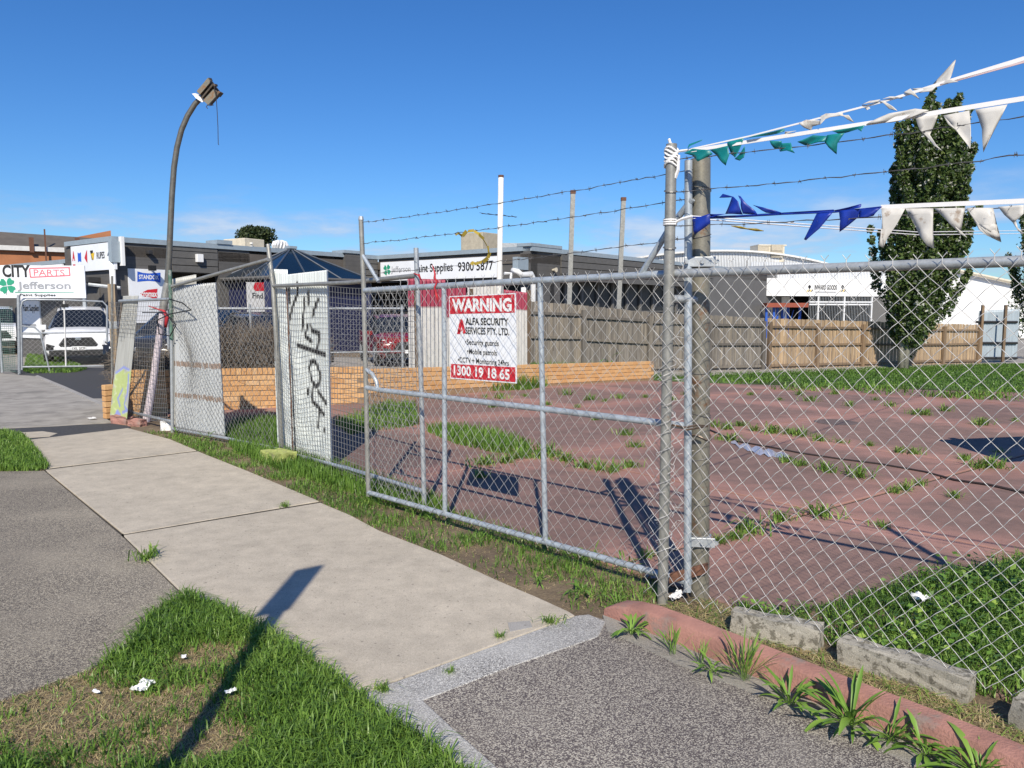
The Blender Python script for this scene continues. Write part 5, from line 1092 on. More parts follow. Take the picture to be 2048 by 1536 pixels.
# ================================================================== leaning iron sheets
def plane(f, d): a = f.o + f.n * d; return a, a + f.ex
def vsheet(nm, lab, f, d_top, d_bot, bl, br, tr, tl, mat, strokes=(), **k):
    pts = []
    for (q, d) in ((bl, d_bot), (br, d_bot), (tr, d_top), (tl, d_top)): a, b = plane(f, d); pts.append(V(*q, a, b))
    return corr_sheet(nm, lab, pts, mat, strokes=strokes, **k)
Z5 = lambda x, y: (200 + x / 4.267, 580 + y / 4.267)
def uv3(q):
    px, py = Z5(*q); vt = (px - 577) / 84; yb = 905 + 36 * max(0, min(1, vt)); yt = 548 - 8 * vt; v = (yb - py) / (yb - yt); l = 590 - 13 * v; r_ = 666 - 11 * v; return ((px - l) / (r_ - l), v)
BK = (.008, .008, .009)
gra = [[(1700, -60), (1700, 20), (1655, 120), (1625, 230)], [(1765, 60), (1750, 200), (1738, 330)], [(1800, 10), (1792, 110)], [(1870, 75), (1845, 150), (1830, 210)], [(1785, 290), (1768, 380), (1820, 422)], [(1812, 285), (1822, 330), (1885, 355), (1868, 515)], [(1697, 458), (1800, 490), (1928, 533)],
       [(1800, 650), (1812, 600), (1845, 588), (1868, 630), (1892, 700), (1885, 785), (1850, 812), (1815, 745), (1800, 650)], [(1832, 800), (1822, 940), (1880, 995), (1918, 1048)], [(1872, 850), (1940, 950)], [(1880, 1000), (1874, 1170)], [(1790, 838), (1784, 872)], [(1929, 1188), (1930, 1202)], [(1622, -20), (1626, 90)], [(1612, 250), (1616, 335)]]
vsheet('iron_sheet', 'white corrugated iron sheet with black spray graffiti leaning behind the square mesh', FC, -.05, -.12, (590, 905), (666, 941), (655, 540), (576, 549), 'white_sheet', [([uv3(q) for q in g], .027, BK, .012) for g in gra], nv=170, nu=150, pitch=.06, amp=.014)
vsheet('iron_sheet', 'narrow plain white corrugated iron strip beside the graffiti sheet', FC, -.05, -.07, (557, 902), (588, 905), (573, 539), (545, 538), 'white_sheet', (), nv=40, pitch=.06, amp=.013)
o = MB().tube([FC.pt(*cs(573, 570, -.03), -.03), FC.pt(*cs(577, 660, -.03), -.03), FC.pt(*cs(586, 906, -.03), -.03)], .0085, 6).build('rusty_rod', 'rust', None); tag(o, 'thin rusty rod standing between the two white iron sheets', 'rod')
vsheet('iron_sheet', 'large grey corrugated iron sheet with two brown rust bands behind the chain panel', FB, -.04, -.06, (352, 856), (453, 874), (432, 565), (346, 572), 'grey_sheet', (), nv=60, pitch=.055, amp=.014)
vsheet('iron_sheet', 'tall grey corrugated iron sheet showing above the sloping rail by the green post', FB, -.09, -.10, (348, 853), (400, 864), (390, 549), (345, 558), 'worn_sheet', (), nv=40, pitch=.05, amp=.012)
LM, BL_ = (.46, .53, .22), (.27, .31, .60)
st4 = [([(.05 + .9 * random.random(), y_), (.05 + .9 * random.random(), y_ + .03)], .05, LM, .03) for y_ in np.arange(.0, .36, .012)] + [([(.1, .37), (.5, .42), (.85, .40)], .02, BL_, .012), ([(.85, .36), (.9, .22), (.75, .12)], .02, BL_, .012), ([(.3, .0), (.4, .05), (.55, .02)], .035, BL_, .012), ([(.5, .1), (.35, .16), (.55, .24)], .018, BL_, .01), ([(.8, .1), (.95, .07), (.7, .05)], .025, BL_, .012)]
vsheet('iron_sheet', 'narrow leaning corrugated iron strip painted yellow green and blue at its foot', FA, -.03, .14, (220, 834), (255, 838), (277, 591), (246, 592), 'worn_sheet', st4, nv=120, nu=50, pitch=.038, amp=.007)
# ================================================================== old bent lamp pole
LD = 11.25
lp_ = thing('lamp_post', 'bent grey lamp pole with a rusty twin floodlight head and pink painted foot', 'lamp post', D(293, 850, LD))
lo = [D(*q, LD) for q in ((291, 846), (300, 800), (308, 750), (316, 690), (323, 640), (329, 602))]; lo[0].z = -.05
pipe('painted_foot', lo, [.058, .054, .05, .048, .047, .047], 'pale_pink', lp_)
pipe('sleeve', [D(326, 620, LD), D(334, 572, LD), D(336, 566, LD)], [.058, .056, .05], 'galv_old', lp_)
pipe('shaft', [D(*q, LD) for q in ((334, 575), (338, 520), (341, 450), (344, 390), (348, 335), (354, 295), (363, 260), (375, 232), (390, 208), (402, 196))], [.042, .042, .041, .04, .04, .039, .038, .038, .037, .036], 'lamp_pole', lp_)
Z8 = lambda x, y: (300 + x / 8.533, 120 + y / 8.533)
def slab8(pts, d0, d1, nm, mt, par):
    a = [D(*Z8(*q), d0) for q in pts]; b = [p + Vector((0, d1 - d0, .02)) for p in a]; n = len(a)
    return MB().add(a + b, [tuple(range(n)), tuple(reversed(range(n, 2 * n)))] + [(i, i + n, (i + 1) % n + n, (i + 1) % n) for i in range(n)]).build(nm, mt, par)
hd = slab8(((805, 545), (1000, 335), (1165, 560), (990, 755)), 11.20, 11.34, 'lamp_housing', 'rust_lamp', lp_)
slab8(((795, 530), (985, 305), (1022, 360), (1015, 395), (850, 590)), 11.13, 11.19, 'reflector', 'lamp_plate', hd); slab8(((905, 690), (1080, 500), (1125, 620), (990, 768)), 11.13, 11.19, 'reflector', 'lamp_plate', hd)
slab8(((870, 640), (1060, 405), (1080, 425), (890, 655)), 11.14, 11.19, 'divider', 'rust_lamp', hd); slab8(((1120, 600), (1165, 525), (1195, 550), (1140, 615)), 11.16, 11.3, 'bracket', 'rust_lamp', hd); slab8(((980, 320), (1005, 300), (1025, 345), (1005, 350)), 11.15, 11.25, 'bracket', 'rust_lamp', hd); slab8(((1060, 410), (1105, 405), (1115, 440), (1080, 450)), 11.15, 11.25, 'bracket', 'rust_lamp', hd)
slab8(((715, 575), (745, 570), (800, 590), (860, 640), (905, 712), (890, 722), (840, 690), (780, 650), (740, 600)), 11.16, 11.22, 'white_rag', 'tape', lp_)
mb = MB(); mb.tube([D(*Z8(*q), 11.12) for q in ((1060, 415), (1095, 450), (1120, 580), (1135, 700), (1148, 900), (1160, 1150), (1165, 1430), (1175, 1450))], .005, 5); mb.tube([D(*Z8(*q), 11.12) for q in ((985, 760), (960, 800), (985, 830))], .006, 5); mb.tube([D(*Z8(*q), 11.12) for q in ((985, 765), (1020, 780), (1085, 768))], .006, 5); mb.build('loose_wire', 'cable', lp_)
o = MB().tube([D(*q, 11.15) for q in ((297, 612), (315, 618), (328, 622), (334, 632), (331, 655))], [.008, .012, .02, .03, .02], 6).build('red_rag', 'red_rag', None, smooth=True); tag(o, 'red rag tied round the foot of the bent lamp pole', 'rag')
# ================================================================== bunting
FV = lambda px, py: V(px, py, F0, F9)
Z2 = lambda x, y: (1280 + x / 4.267, 240 + y / 4.267); Z3 = lambda x, y: (1640 + x / 5.02, 80 + y / 5.02); Z4 = lambda x, y: (1640 + x / 5.02, 380 + y / 5.02)
def flag(par, Z, pts, mat, curl=.02):
    q = [FV(*Z(*p)) for p in pts]; top = max(p.z for p in q); bot = min(p.z for p in q); ph = random.uniform(0, 6)
    bm = bmesh.new(); f = bm.faces.new([bm.verts.new(p) for p in q]); bmesh.ops.triangulate(bm, faces=[f]); bmesh.ops.subdivide_edges(bm, edges=bm.edges[:], cuts=3, use_grid_fill=True); bmesh.ops.triangulate(bm, faces=bm.faces[:])
    for v_ in bm.verts:
        k = (top - v_.co.z) / max(.02, top - bot); v_.co += FR.n * (curl * k * math.sin(ph + k * 3 + (v_.co - q[0]).dot(FR.ex) * 40) + .004)
    me = bpy.data.meshes.new('flag'); bm.to_mesh(me); bm.free(); me.polygons.foreach_set('use_smooth', [True] * len(me.polygons)); me.materials.append(M(mat)); o = part('flag', me, par)
    so_ = o.modifiers.new('thick', 'SOLIDIFY'); so_.thickness = .0012; return o
def tape(par, pts, wds, mat, d=.0):
    pts = [FV(*p) for p in pts]; e = FR.pt(3.7, pts[-1].z + .01, 0); pts.append(e); wds = wds + [wds[-1]]; mb = MB()
    for i in range(len(pts) - 1):
        a, b = pts[i], pts[i + 1]; wa, wb = wds[i] / 2, wds[i + 1] / 2; u = Vector((0, 0, 1)); t = FR.n * .002
        mb.hexa([a - u * wa + t, b - u * wb + t, b - u * wb - t, a - u * wa - t, a + u * wa + t, b + u * wb + t, b + u * wb - t, a + u * wa - t])
    return mb.build('tape', mat, par)
b1 = thing('bunting', 'topmost string of tattered white bunting tied to the tall fence post', 'bunting', FV(1350, 290))
tape(b1, [(1372, 300), (1500, 272), (1640, 236), (1760, 205), (1890, 165), (2048, 117)], [.006, .007, .008, .009, .016, .017], 'tape'); tape(b1, [(1880, 170), (2048, 124)], [.006, .008], 'tape_pink')
flag(b1, Z2, ((890, 165), (1230, 75), (1240, 100), (1130, 105), (940, 160)), 'teal')
for p in (((1120, 450), (1180, 410), (1260, 390), (1270, 300), (1335, 225), (1365, 200), (1350, 250), (1310, 400), (1400, 430), (1330, 440), (1240, 450)), ((840, 530), (910, 490), (960, 540), (1000, 595), (930, 555)), ((920, 490), (1180, 468), (1130, 525), (1010, 535)), ((600, 612), (640, 612), (730, 665), (780, 712), (690, 690), (650, 645)), ((420, 652), (470, 655), (512, 690), (480, 712)), ((180, 760), (290, 755), (305, 790), (342, 828), (280, 800), (240, 770)), ((0, 770), (60, 740), (230, 735), (240, 760), (110, 780), (60, 800), (15, 860), (0, 850)), ((430, 650), (500, 615), (610, 600), (590, 625), (500, 640)), ((620, 600), (700, 570), (830, 575), (820, 585), (700, 585))): flag(b1, Z3, p, 'flag_white', .015)
flag(b1, Z2, ((1360, 30), (1420, 0), (1570, 5), (1530, 40), (1470, 50), (1450, 85), (1400, 65)), 'flag_white'); flag(b1, Z2, ((1240, 100), (1340, 95), (1230, 125)), 'flag_white')
b2 = thing('bunting', 'middle string of bunting, torn teal flags then dirty white ones', 'bunting', FV(1372, 300))
tape(b2, [(1378, 302), (1500, 283), (1700, 252), (1830, 232), (2048, 197)], [.016, .018, .018, .019, .02], 'tape')
for p in (((380, 285), (450, 245), (600, 260), (620, 290), (510, 360), (440, 300)), ((600, 255), (755, 220), (770, 300), (735, 390), (650, 300)), ((750, 190), (890, 155), (840, 280), (820, 325), (770, 290)), ((800, 330), (850, 285), (895, 225), (900, 235), (840, 318), (895, 322), (850, 348)), ((1110, 180), (1210, 180), (1200, 240), (1140, 242)), ((1210, 200), (1290, 195), (1325, 285), (1260, 265), (1190, 268)), ((1350, 190), (1480, 130), (1600, 140), (1590, 190), (1480, 200), (1400, 212)), ((1600, 130), (1750, 110), (1690, 200), (1670, 290), (1620, 240), (1580, 190)), ((1640, 95), (1920, 45), (1900, 105), (1860, 80), (1700, 118)), ((420, 250), (430, 210), (535, 168), (530, 178), (440, 225))): flag(b2, Z2, p, 'teal')
for p in (((960, 780), (1190, 750), (1120, 880), (1100, 950), (1170, 1050), (1240, 1122), (1150, 1065), (1000, 900)), ((1240, 760), (1500, 710), (1420, 850), (1450, 940), (1525, 1060), (1520, 1102), (1380, 920), (1290, 850)), ((1560, 700), (1885, 650), (1760, 830), (1730, 950), (1645, 1132), (1632, 900)), ((450, 850), (700, 740), (960, 690), (1100, 710), (920, 790), (640, 832))): flag(b2, Z3, p, 'flag_white')
b3 = thing('bunting', 'lower string of bunting, royal blue flags then a run of white pennants', 'bunting', FV(1350, 445))
tape(b3, [(1762, 414), (2048, 402)], [.018, .02], 'tape'); MB().tube([FV(1384, 435), FV(1480, 432), FV(1670, 424), FV(1764, 414)], .004, 5).build('cord', 'royal', b3)
for p in (((445, 850), (600, 800), (600, 880), (480, 980)), ((600, 802), (740, 805), (600, 835)), ((735, 805), (785, 660), (680, 665), (710, 630), (800, 655), (850, 700), (870, 805)), ((880, 800), (870, 700), (840, 645), (860, 650), (920, 720), (1010, 805)), ((965, 725), (1130, 765), (1230, 797), (1080, 792)), ((600, 828), (1650, 762), (1650, 785), (600, 842)), ((1510, 800), (1650, 788), (1540, 930), (1430, 1030), (1405, 1020), (1470, 880)), ((1650, 775), (1890, 715), (1890, 752), (1700, 778)), ((1700, 775), (1882, 755), (1860, 830), (1700, 955), (1715, 860))): flag(b3, Z2, p, 'royal')
flag(b3, Z4, ((385, 195), (615, 180), (540, 260), (480, 275), (400, 282)), 'royal')
for p in (((620, 185), (860, 185), (770, 350), (690, 470), (640, 582), (605, 560), (632, 350)), ((860, 185), (1142, 185), (1040, 280), (1000, 380), (1080, 490), (1140, 587), (1080, 560), (990, 430), (940, 310)), ((1150, 185), (1462, 180), (1400, 230), (1320, 250), (1310, 320), (1420, 420), (1482, 482), (1400, 440), (1280, 310)), ((1470, 180), (1742, 180), (1640, 290), (1600, 345), (1740, 440), (1815, 522), (1680, 460), (1600, 400), (1560, 320)), ((1790, 170), (2048, 150), (2048, 240), (1970, 300), (1960, 350), (2048, 432), (2000, 420), (1940, 330), (1850, 250)), ((2060, 150), (2300, 140), (2230, 260), (2260, 420), (2150, 330))): flag(b3, Z4, p, 'flag_white')
# knots of tape on the posts
kn = MB()
for k in range(7): kn.tube([F0 + Vector((math.cos(t) * .034, math.sin(t) * .034, ztop - .03 - k * .013 + .012 * math.sin(t * 2 + k))) for t in np.linspace(0, 6.4, 18)], .006, 5, False)
tag(kn.build('tape_winding', 'tape', None), 'white tape wound round the top of the tall fence post', 'tape'); kn = MB()
kn.tube([FV(1345, 300), FV(1338, 278)], .008, 5); kn.tube([FV(1350, 305), FV(1362, 302), FV(1380, 300)], .007, 5); kn.tube([FV(1358, 310), FV(1356, 340), FV(1350, 356)], [.006, .009, .01], 5)
tag(kn.build('tape_knot', 'tape', None), 'loose white tape ends sticking out above the wound post top', 'tape'); kn = MB()
for k in range(3): kn.tube([F0 + Vector((math.cos(t) * .034, math.sin(t) * .034, FV(1345, 440).z - k * .012)) for t in np.linspace(0, 6.4, 16)], .005, 5, False)
kn.tube([FV(1350, 445), FV(1365, 438), FV(1385, 433)], [.006, .009, .009], 5)
tag(kn.build('tape_knot', 'tape', None), 'white tape knotted round the fence post where the blue bunting starts', 'tape')
a, b = FV(1384, 437), Vector((9.6, 13.0, 3.02)); bk = thing('bunting', 'bare white bunting cord stretched back across the lot with a yellow scrap on it', 'bunting', a)
for dz in (0, .012): MB().tube([a + Vector((0, 0, dz)), lerp(a, b, .3) + Vector((0, 0, -.10 + dz * 2)), lerp(a, b, .6) + Vector((0, 0, -.10 + dz * 3)), b + Vector((0, 0, dz * 8))], .004, 5).build('cord', 'tape', bk)
ya = [lerp(a, b, t) + Vector((0, 0, -.065 + z)) for t, z in ((.034, .028), (.042, .02), (.049, .012), (.058, .006), (.066, .0))]; MB().tube(ya, [.002, .008, .004, .009, .002], 5).build('yellow_scrap', 'strap', bk)
# yellow strap and red ribbons on the gate
st_ = [(911, 470), (918, 466), (926, 472), (934, 462), (945, 461), (958, 469), (968, 478), (976, 492), (978, 505), (974, 516), (964, 524), (950, 528), (944, 525)]
pts = [FG.pt(*gs(*q, .02), .02) for q in st_]; mb = MB()
for i in range(len(pts) - 1):
    a, b = pts[i], pts[i + 1]; t = (b - a).normalized(); u = t.cross(FG.n).normalized() * (.011 if i % 4 else .006); o_ = FG.n * (.02 * math.sin(i * 1.3))
    mb.hexa([a - u + o_, b - u + o_, b - u + o_ - FG.n * .002, a - u + o_ - FG.n * .002, a + u, b + u, b + u - FG.n * .002, a + u - FG.n * .002])
o = mb.build('yellow_strap', 'strap', None); tag(o, 'twisted dirty yellow strap hanging from the barbed wire of the gate', 'strap')
rb = MB(); rb.tube([FG.pt(*gs(*q, .03), .03) for q in ((864, 530), (868, 540), (870, 548), (869, 556), (874, 563), (869, 575), (873, 590), (876, 605))], [.002, .005, .008, .010, .006, .007, .011, .004], 6); rb.tube([FC.pt(*cs(*q, .03), .03) for q in ((828, 547), (836, 550), (842, 560), (838, 548))], .006, 5)
tag(rb.build('red_ribbon', 'red_rag', None, smooth=True), 'faded red ribbons knotted on the gate rail beside the warning sign', 'ribbon')
lk = MB(); lk.tube([FG.pt(*gs(*q, .05), .05) for q in ((1325, 843), (1345, 850), (1370, 855), (1395, 850), (1415, 852), (1372, 860))], .006, 5); lk.tube([gp0 + lean_(.93) + Vector((math.cos(t) * .06, math.sin(t) * .06, .93 + .015 * math.sin(t * 2))) for t in np.linspace(0, 6.3, 20)], .005, 5)
tag(lk.build('gate_chain', 'rusty_wire', None), 'dark chain looped round the thick gate post and gate upright', 'chain')
a, b = V(1338, 1158, F0 + Vector((0, .02, 0)), gp0 + Vector((0, -.08, 0))), V(1412, 1138, F0 + Vector((0, .02, 0)), gp0 + Vector((0, -.08, 0)))
rs = MB(); rs.hexa([a + Vector((0, 0, -.03)), b + Vector((0, 0, -.03)), b + Vector((.02, .03, -.03)), a + Vector((.02, .03, -.03)), a + Vector((0, 0, .03)), b + Vector((0, 0, .03)), b + Vector((.02, .03, .03)), a + Vector((.02, .03, .03))])
tag(rs.build('rusty_bar', 'rust', None, bevel=.004), 'short rusty steel bar wedged between the foot of the fence post and gate post', 'bar')
# inner yard fence -------------------------------------------------
yf0, yf1 = Vector((-6.75, 14.3, 0)), Vector((-2.2, 15.75, 0)); FY = Fr(yf0, yf1); FY.n = Vector((FY.ex.y, -FY.ex.x, 0))
yf = thing('yard_fence', 'inner chain mesh fence behind the planter wall in front of the parked cars', 'fence', yf0)
for s in np.linspace(.3, FY.L - .05, 4): pipe('post', [FY.pt(s, 0, -.03), FY.pt(s, 1.74, -.03)], .024, 'galv', yf)
pipe('top_rail', [FY.pt(0, 1.66, -.03), FY.pt(FY.L, 1.66, -.03)], .022, 'galv', yf); pipe('mid_rail', [FY.pt(2.6, .78, -.03), FY.pt(FY.L, .78, -.03)], .018, 'galv', yf); mb = MB(); chain(mb, FY, 0, FY.L, .06, 1.7, .055, .05, .0017, 0, None, True, .003); mb.build('chain_mesh', 'wire', yf, smooth=True)
# left driveway gate -----------------------------------------------
dg0, dg1 = P(38, 747, 0), P(300, 738, 0); FD = Fr(dg0, dg1); FD.n = Vector((FD.ex.y, -FD.ex.x, 0)); ds_ = lambda px, py: FD.sz(px, py)
dg = thing('driveway_gate', 'low chain mesh driveway gate with rounded corner before the parked white car', 'gate', dg0)
def dpipe(nm, *pts, r=.025, mat='galv'): return pipe(nm, [FD.pt(*ds_(*q), .0) for q in pts], r, mat, dg)
dpipe('gate_post', (37, 590), (39, 750), r=.04); dpipe('frame', (44, 740), (42, 615), (45, 603), (53, 599), (130, 600), (205, 603), (214, 612), (214, 736)); dpipe('bottom_rail', (44, 734), (214, 732)); dpipe('mid_rail', (44, 667), (214, 664), r=.02); dpipe('upright', (128, 600), (132, 732), r=.02, mat='offwhite'); dpipe('brace', (44, 652), (70, 655), (80, 665), (97, 732), (100, 745), r=.02)
FD.box(MB(), *sorted((ds_(123, 615)[0], ds_(137, 615)[0])), ds_(130, 615)[1], ds_(130, 608)[1], .03, .05).build('plate', 'black', dg)
mb = MB(); chain(mb, FD, .1, ds_(212, 700)[0], ds_(100, 735)[1], ds_(100, 600)[1], .06, .06, .0022, 0, None, False, .003); mb.build('chain_mesh', 'wire', dg)
lf2 = thing('side_fence', 'green mesh boundary fence beyond the driveway gate post', 'fence', P(2, 735, 0)); e0, e1 = P(-160, 728, 0), P(34, 748, 0); FE = Fr(e0, e1); FE.n = Vector((FE.ex.y, -FE.ex.x, 0))
for s in (FE.sz(2, 700)[0], FE.L * .1): pipe('post', [FE.pt(s, 0), FE.pt(s, 1.75)], .03, 'galv', lf2)
mb = MB()
for k in range(34): mb.tube([FE.pt(0, .05 + k * .05), FE.pt(FE.L, .05 + k * .05)], .006, 4, False)
for k in range(60): mb.tube([FE.pt(FE.L * k / 60, .05), FE.pt(FE.L * k / 60, 1.7)], .004, 4, False)
mb.build('mesh', 'green_paint', lf2)
# street sign pole behind the photographer, seen by its shadow
sp_ = thing('street_sign', 'plain street sign plate on a slim grey pole on the verge', 'sign', (-1.18, .95, 0))
pipe('pole', [(-1.18, .95, -.2), (-1.37, .95, 3.05)], .04, 'galv', sp_); MB().box((-1.36, 1.01, 2.74), (.19, .012, .6), R(35)).build('plate', 'sign_white', sp_)
# unseen board added beyond the right edge to cast the shadow on the lot
hb = thing('shadow_board', 'unseen timber board on two posts added to cast the shadow in the lot', 'sign', (7.0, 8.0, 0))
MB().box((6.9, 7.4, 1.45), (3.2, .05, 1.1), R(12)).build('board', 'wood_grey', hb)
for x, y in ((5.6, 7.17), (8.2, 7.72)): MB().box((x, y, 1.0), (.1, .1, 2.05), R(12)).build('post', 'wood_rail', hb)
# ================================================================== kerb, blocks, small things on the ground
def sweep(name, path, prof, mat, label, cat, closed_ends=True):
    mb = MB(); n = len(prof); pts = [Vector((p[0], p[1], 0)) for p in path]; rings = []
    for i, p in enumerate(pts):
        t = (pts[min(i + 1, len(pts) - 1)] - pts[max(0, i - 1)]).normalized(); q = Vector((-t.y, t.x, 0)); k = path[i][2] if len(path[i]) > 2 else 1
        rings.append([p + q * a + Vector((0, 0, b * (k if b > 0 else 1))) for a, b in prof])
    mb.v = [tuple(v) for r in rings for v in r]
    mb.f = [(i * n + j, i * n + (j + 1) % n, (i + 1) * n + (j + 1) % n, (i + 1) * n + j) for i in range(len(pts) - 1) for j in range(n)] + [tuple(range(n)), tuple(reversed(range((len(pts) - 1) * n, len(pts) * n)))]
    bm = bmesh.new(); me = mb.mesh(name); bm.from_mesh(me); bmesh.ops.recalc_face_normals(bm, faces=bm.faces[:]); bm.to_mesh(me); bm.free(); me.polygons.foreach_set('use_smooth', [True] * len(me.polygons)); me.materials.append(M(mat)); me.set_sharp_from_angle(angle=R(24))
    return tag(link(name, me), label, cat)
kp = [(1206, 1226), (1225, 1234), (1255, 1247), (1295, 1265), (1360, 1291), (1480, 1342), (1590, 1389), (1700, 1436), (1830, 1490), (1960, 1546), (2100, 1610), (2400, 1750)]
kpath = []
for i, q in enumerate(kp): p = P(*q, 0); kpath.append((p.x, p.y, (.25, .6, .85, 1, 1, 1, 1, 1, 1, 1, 1, 1)[i]))
kpath = kpath[::-1]
kb = sweep('kerb', kpath, [(0.0, -.1), (-.008, .08), (-.016, .098), (-.032, .106), (-.112, .110), (-.124, .10), (-.128, -.1)], 'red_kerb', 'curved red painted concrete kerb along the foot of the chain fence', 'kerb')
for i, (a, b, lab) in enumerate((((1461, 1264), (1637, 1304), 'rough grey concrete block lying along the fence foot, nearest the gate post'), ((1673, 1324), (1935, 1406), 'rough grey concrete block between two others behind the red kerb'), ((2018, 1446), (2200, 1530), 'dark stained concrete block at the far end of the fence foot row'))):
    p, q = P(*a, 0), P(*b, 0); ex = (q - p); L = ex.length; ex.normalize(); nn = Vector((-ex.y, ex.x, 0)); random.seed(i + 20)
    bm = bmesh.new(); bmesh.ops.create_cube(bm, size=1); bmesh.ops.subdivide_edges(bm, edges=bm.edges[:], cuts=5, use_grid_fill=True)
    for v_ in bm.verts:
        c = v_.co.copy(); w_ = p + ex * ((c.x + .5) * L) + nn * (c.y * .11 + .055) + Vector((0, 0, c.z * .2 + .004)); nzv = mnoise.noise_vector(w_ * 9) * .013 + mnoise.noise_vector(w_ * 31) * .007; v_.co = w_ + nzv
    me = bpy.data.meshes.new('concrete_block'); bm.to_mesh(me); bm.free(); me.materials.append(M('old_concrete')); tag(link('concrete_block', me), lab, 'block')
def lump(nm, lab, cat, c, size, mat, seed=1, rz=0, amp=.2):
    bm = bmesh.new(); bmesh.ops.create_cube(bm, size=1); bmesh.ops.subdivide_edges(bm, edges=bm.edges[:], cuts=4, use_grid_fill=True); m = Matrix.Translation(c) @ Matrix.Rotation(rz, 4, 'Z')
    for v_ in bm.verts: q = Vector(v_.co); v_.co = m @ Vector((q.x * size[0], q.y * size[1], q.z * size[2])) + mnoise.noise_vector(q * 2.5 + Vector((seed * 3.1, 0, 0))) * amp * min(size)
    me = bpy.data.meshes.new(nm); bm.to_mesh(me); bm.free(); me.materials.append(M(mat)); return tag(link(nm, me), lab, cat)
c = P(555, 925, 0); lump('footing_block', 'lime green stained concrete footing block at the foot of the graffiti gate leaf', 'block', (c.x, c.y + .05, .05), (.36, .22, .13), 'lime_block', 2, R(-42), .12)
c = P(333, 858, 0); lump('footing_block', 'white painted concrete block at the foot of the green fence post', 'block', (c.x, c.y, .05), (.14, .12, .13), 'white', 3, .4, .1)
c = P(245, 845, 0); lump('brick_rubble', 'broken red brick lying before the painted iron strip', 'rubble', (c.x, c.y, .04), (.36, .14, .12), 'red_kerb', 4, -.5, .2)
c = P(275, 850, 0); lump('brick_rubble', 'smaller broken red brick lying beside the lamp pole foot', 'rubble', (c.x, c.y, .03), (.22, .13, .1), 'red_kerb', 5, -.3, .25)
def rag(nm, lab, cat, px, py, w_, h_, mat, seed, z=.02, flat=.4):
    c = P(px, py); bm = bmesh.new(); bmesh.ops.create_grid(bm, x_segments=9, y_segments=9, size=.5); rz = Matrix.Rotation(seed * 1.3, 4, 'Z')
    for v_ in bm.verts:
        q = v_.co.copy(); k = mnoise.noise_vector(q * 3.2 + Vector((seed, seed * 2.0, 0))); o_ = rz @ Vector((q.x * w_, q.y * h_, 0)); v_.co = Vector((c.x, c.y, c.z + z)) + o_ + Vector((k.x * w_ * .22, k.y * h_ * .22, abs(k.z) * flat * w_ + .3 * flat * w_ * mnoise.noise(q * 7)))
    me = bpy.data.meshes.new(nm); bm.to_mesh(me); bm.free(); me.materials.append(M(mat)); o = tag(link(nm, me), lab, cat); s_ = o.modifiers.new('t', 'SOLIDIFY'); s_.thickness = .001; return o
rag('litter', 'crumpled white paper on the dry patch of the verge', 'paper', 287, 1380, .085, .06, 'white', 1, .015)
rag('litter', 'small flat white scrap on the dry verge beside the crumpled paper', 'paper', 192, 1386, .045, .018, 'white', 2, .008, .1)
rag('litter', 'white crumpled scrap in the green verge grass beside the pole shadow', 'paper', 463, 1391, .045, .03, 'white', 3, .02)
rag('litter', 'torn white scrap among the straw by the aggregate paving', 'paper', 368, 1317, .035, .02, 'white', 4, .01, .3)
rag('litter', 'white paper scrap standing in the lush weeds inside the fence', 'paper', 1838, 1228, .06, .08, 'white', 5, .09, .7)
rag('plastic_bag', 'pale blue white plastic bag caught under the foot of the fence post', 'bag', 1306, 1162, .12, .08, 'plastic', 6, .03, .5)
rag('plastic_bag', 'torn white plastic wedged under the rusty bar', 'bag', 1352, 1175, .16, .07, 'tape', 7, .04, .5)
rag('plastic_bag', 'flattened white plastic between the kerb end and fence post', 'bag', 1352, 1198, .12, .05, 'tape', 8, .02, .3)
rag('litter', 'pale pink cardboard scrap on the side driveway', 'cardboard', 183, 838, .2, .1, 'offwhite', 9, .01, .1)
cb = [P(*q) + Vector((0, 0, .012)) for q in ((1412, 858), (1470, 884), (1540, 896), (1600, 908), (1680, 920), (1760, 930), (1850, 946), (1910, 962), (1980, 972), (2060, 990), (2200, 1010))]
tag(MB().tube(cb, .011, 6).build('hose', 'cable', None, smooth=True), 'thin dark hose lying across the red paving', 'hose')
pl = MB(); q = [P(1462 + 116 * i / 14, 886 + 26 * i / 14 - 2 * math.sin(i * 2.3)) + Vector((0, 0, .02 + .018 * math.sin(i * 2.1))) for i in range(15)]; q2 = [P(1462 + 116 * i / 14, 888 + 30 * i / 14 + 7 * math.sin(math.pi * i / 14) + 2.5 * math.sin(i * 3.7)) + Vector((0, 0, .008 + .008 * math.sin(i * 1.7))) for i in range(15)]
n = len(q); pl.add(q + q2, [(i, i + 1, n + i + 1, n + i) for i in range(n - 1)]); o = pl.build('plastic_strip', 'plastic', None); tag(o, 'strip of clear plastic sheet caught under the hose on the paving', 'plastic'); o.modifiers.new('t', 'SOLIDIFY').thickness = .002
plain('manhole', (.13, .095, .085), .9, var=.3)
c = P(1672, 845); o = MB().tube([c + Vector((0, 0, -.02)), c + Vector((0, 0, .008))], .30, 24).build('manhole_cover', 'manhole', None); tag(o, 'round dark manhole cover set in the red paving', 'cover')

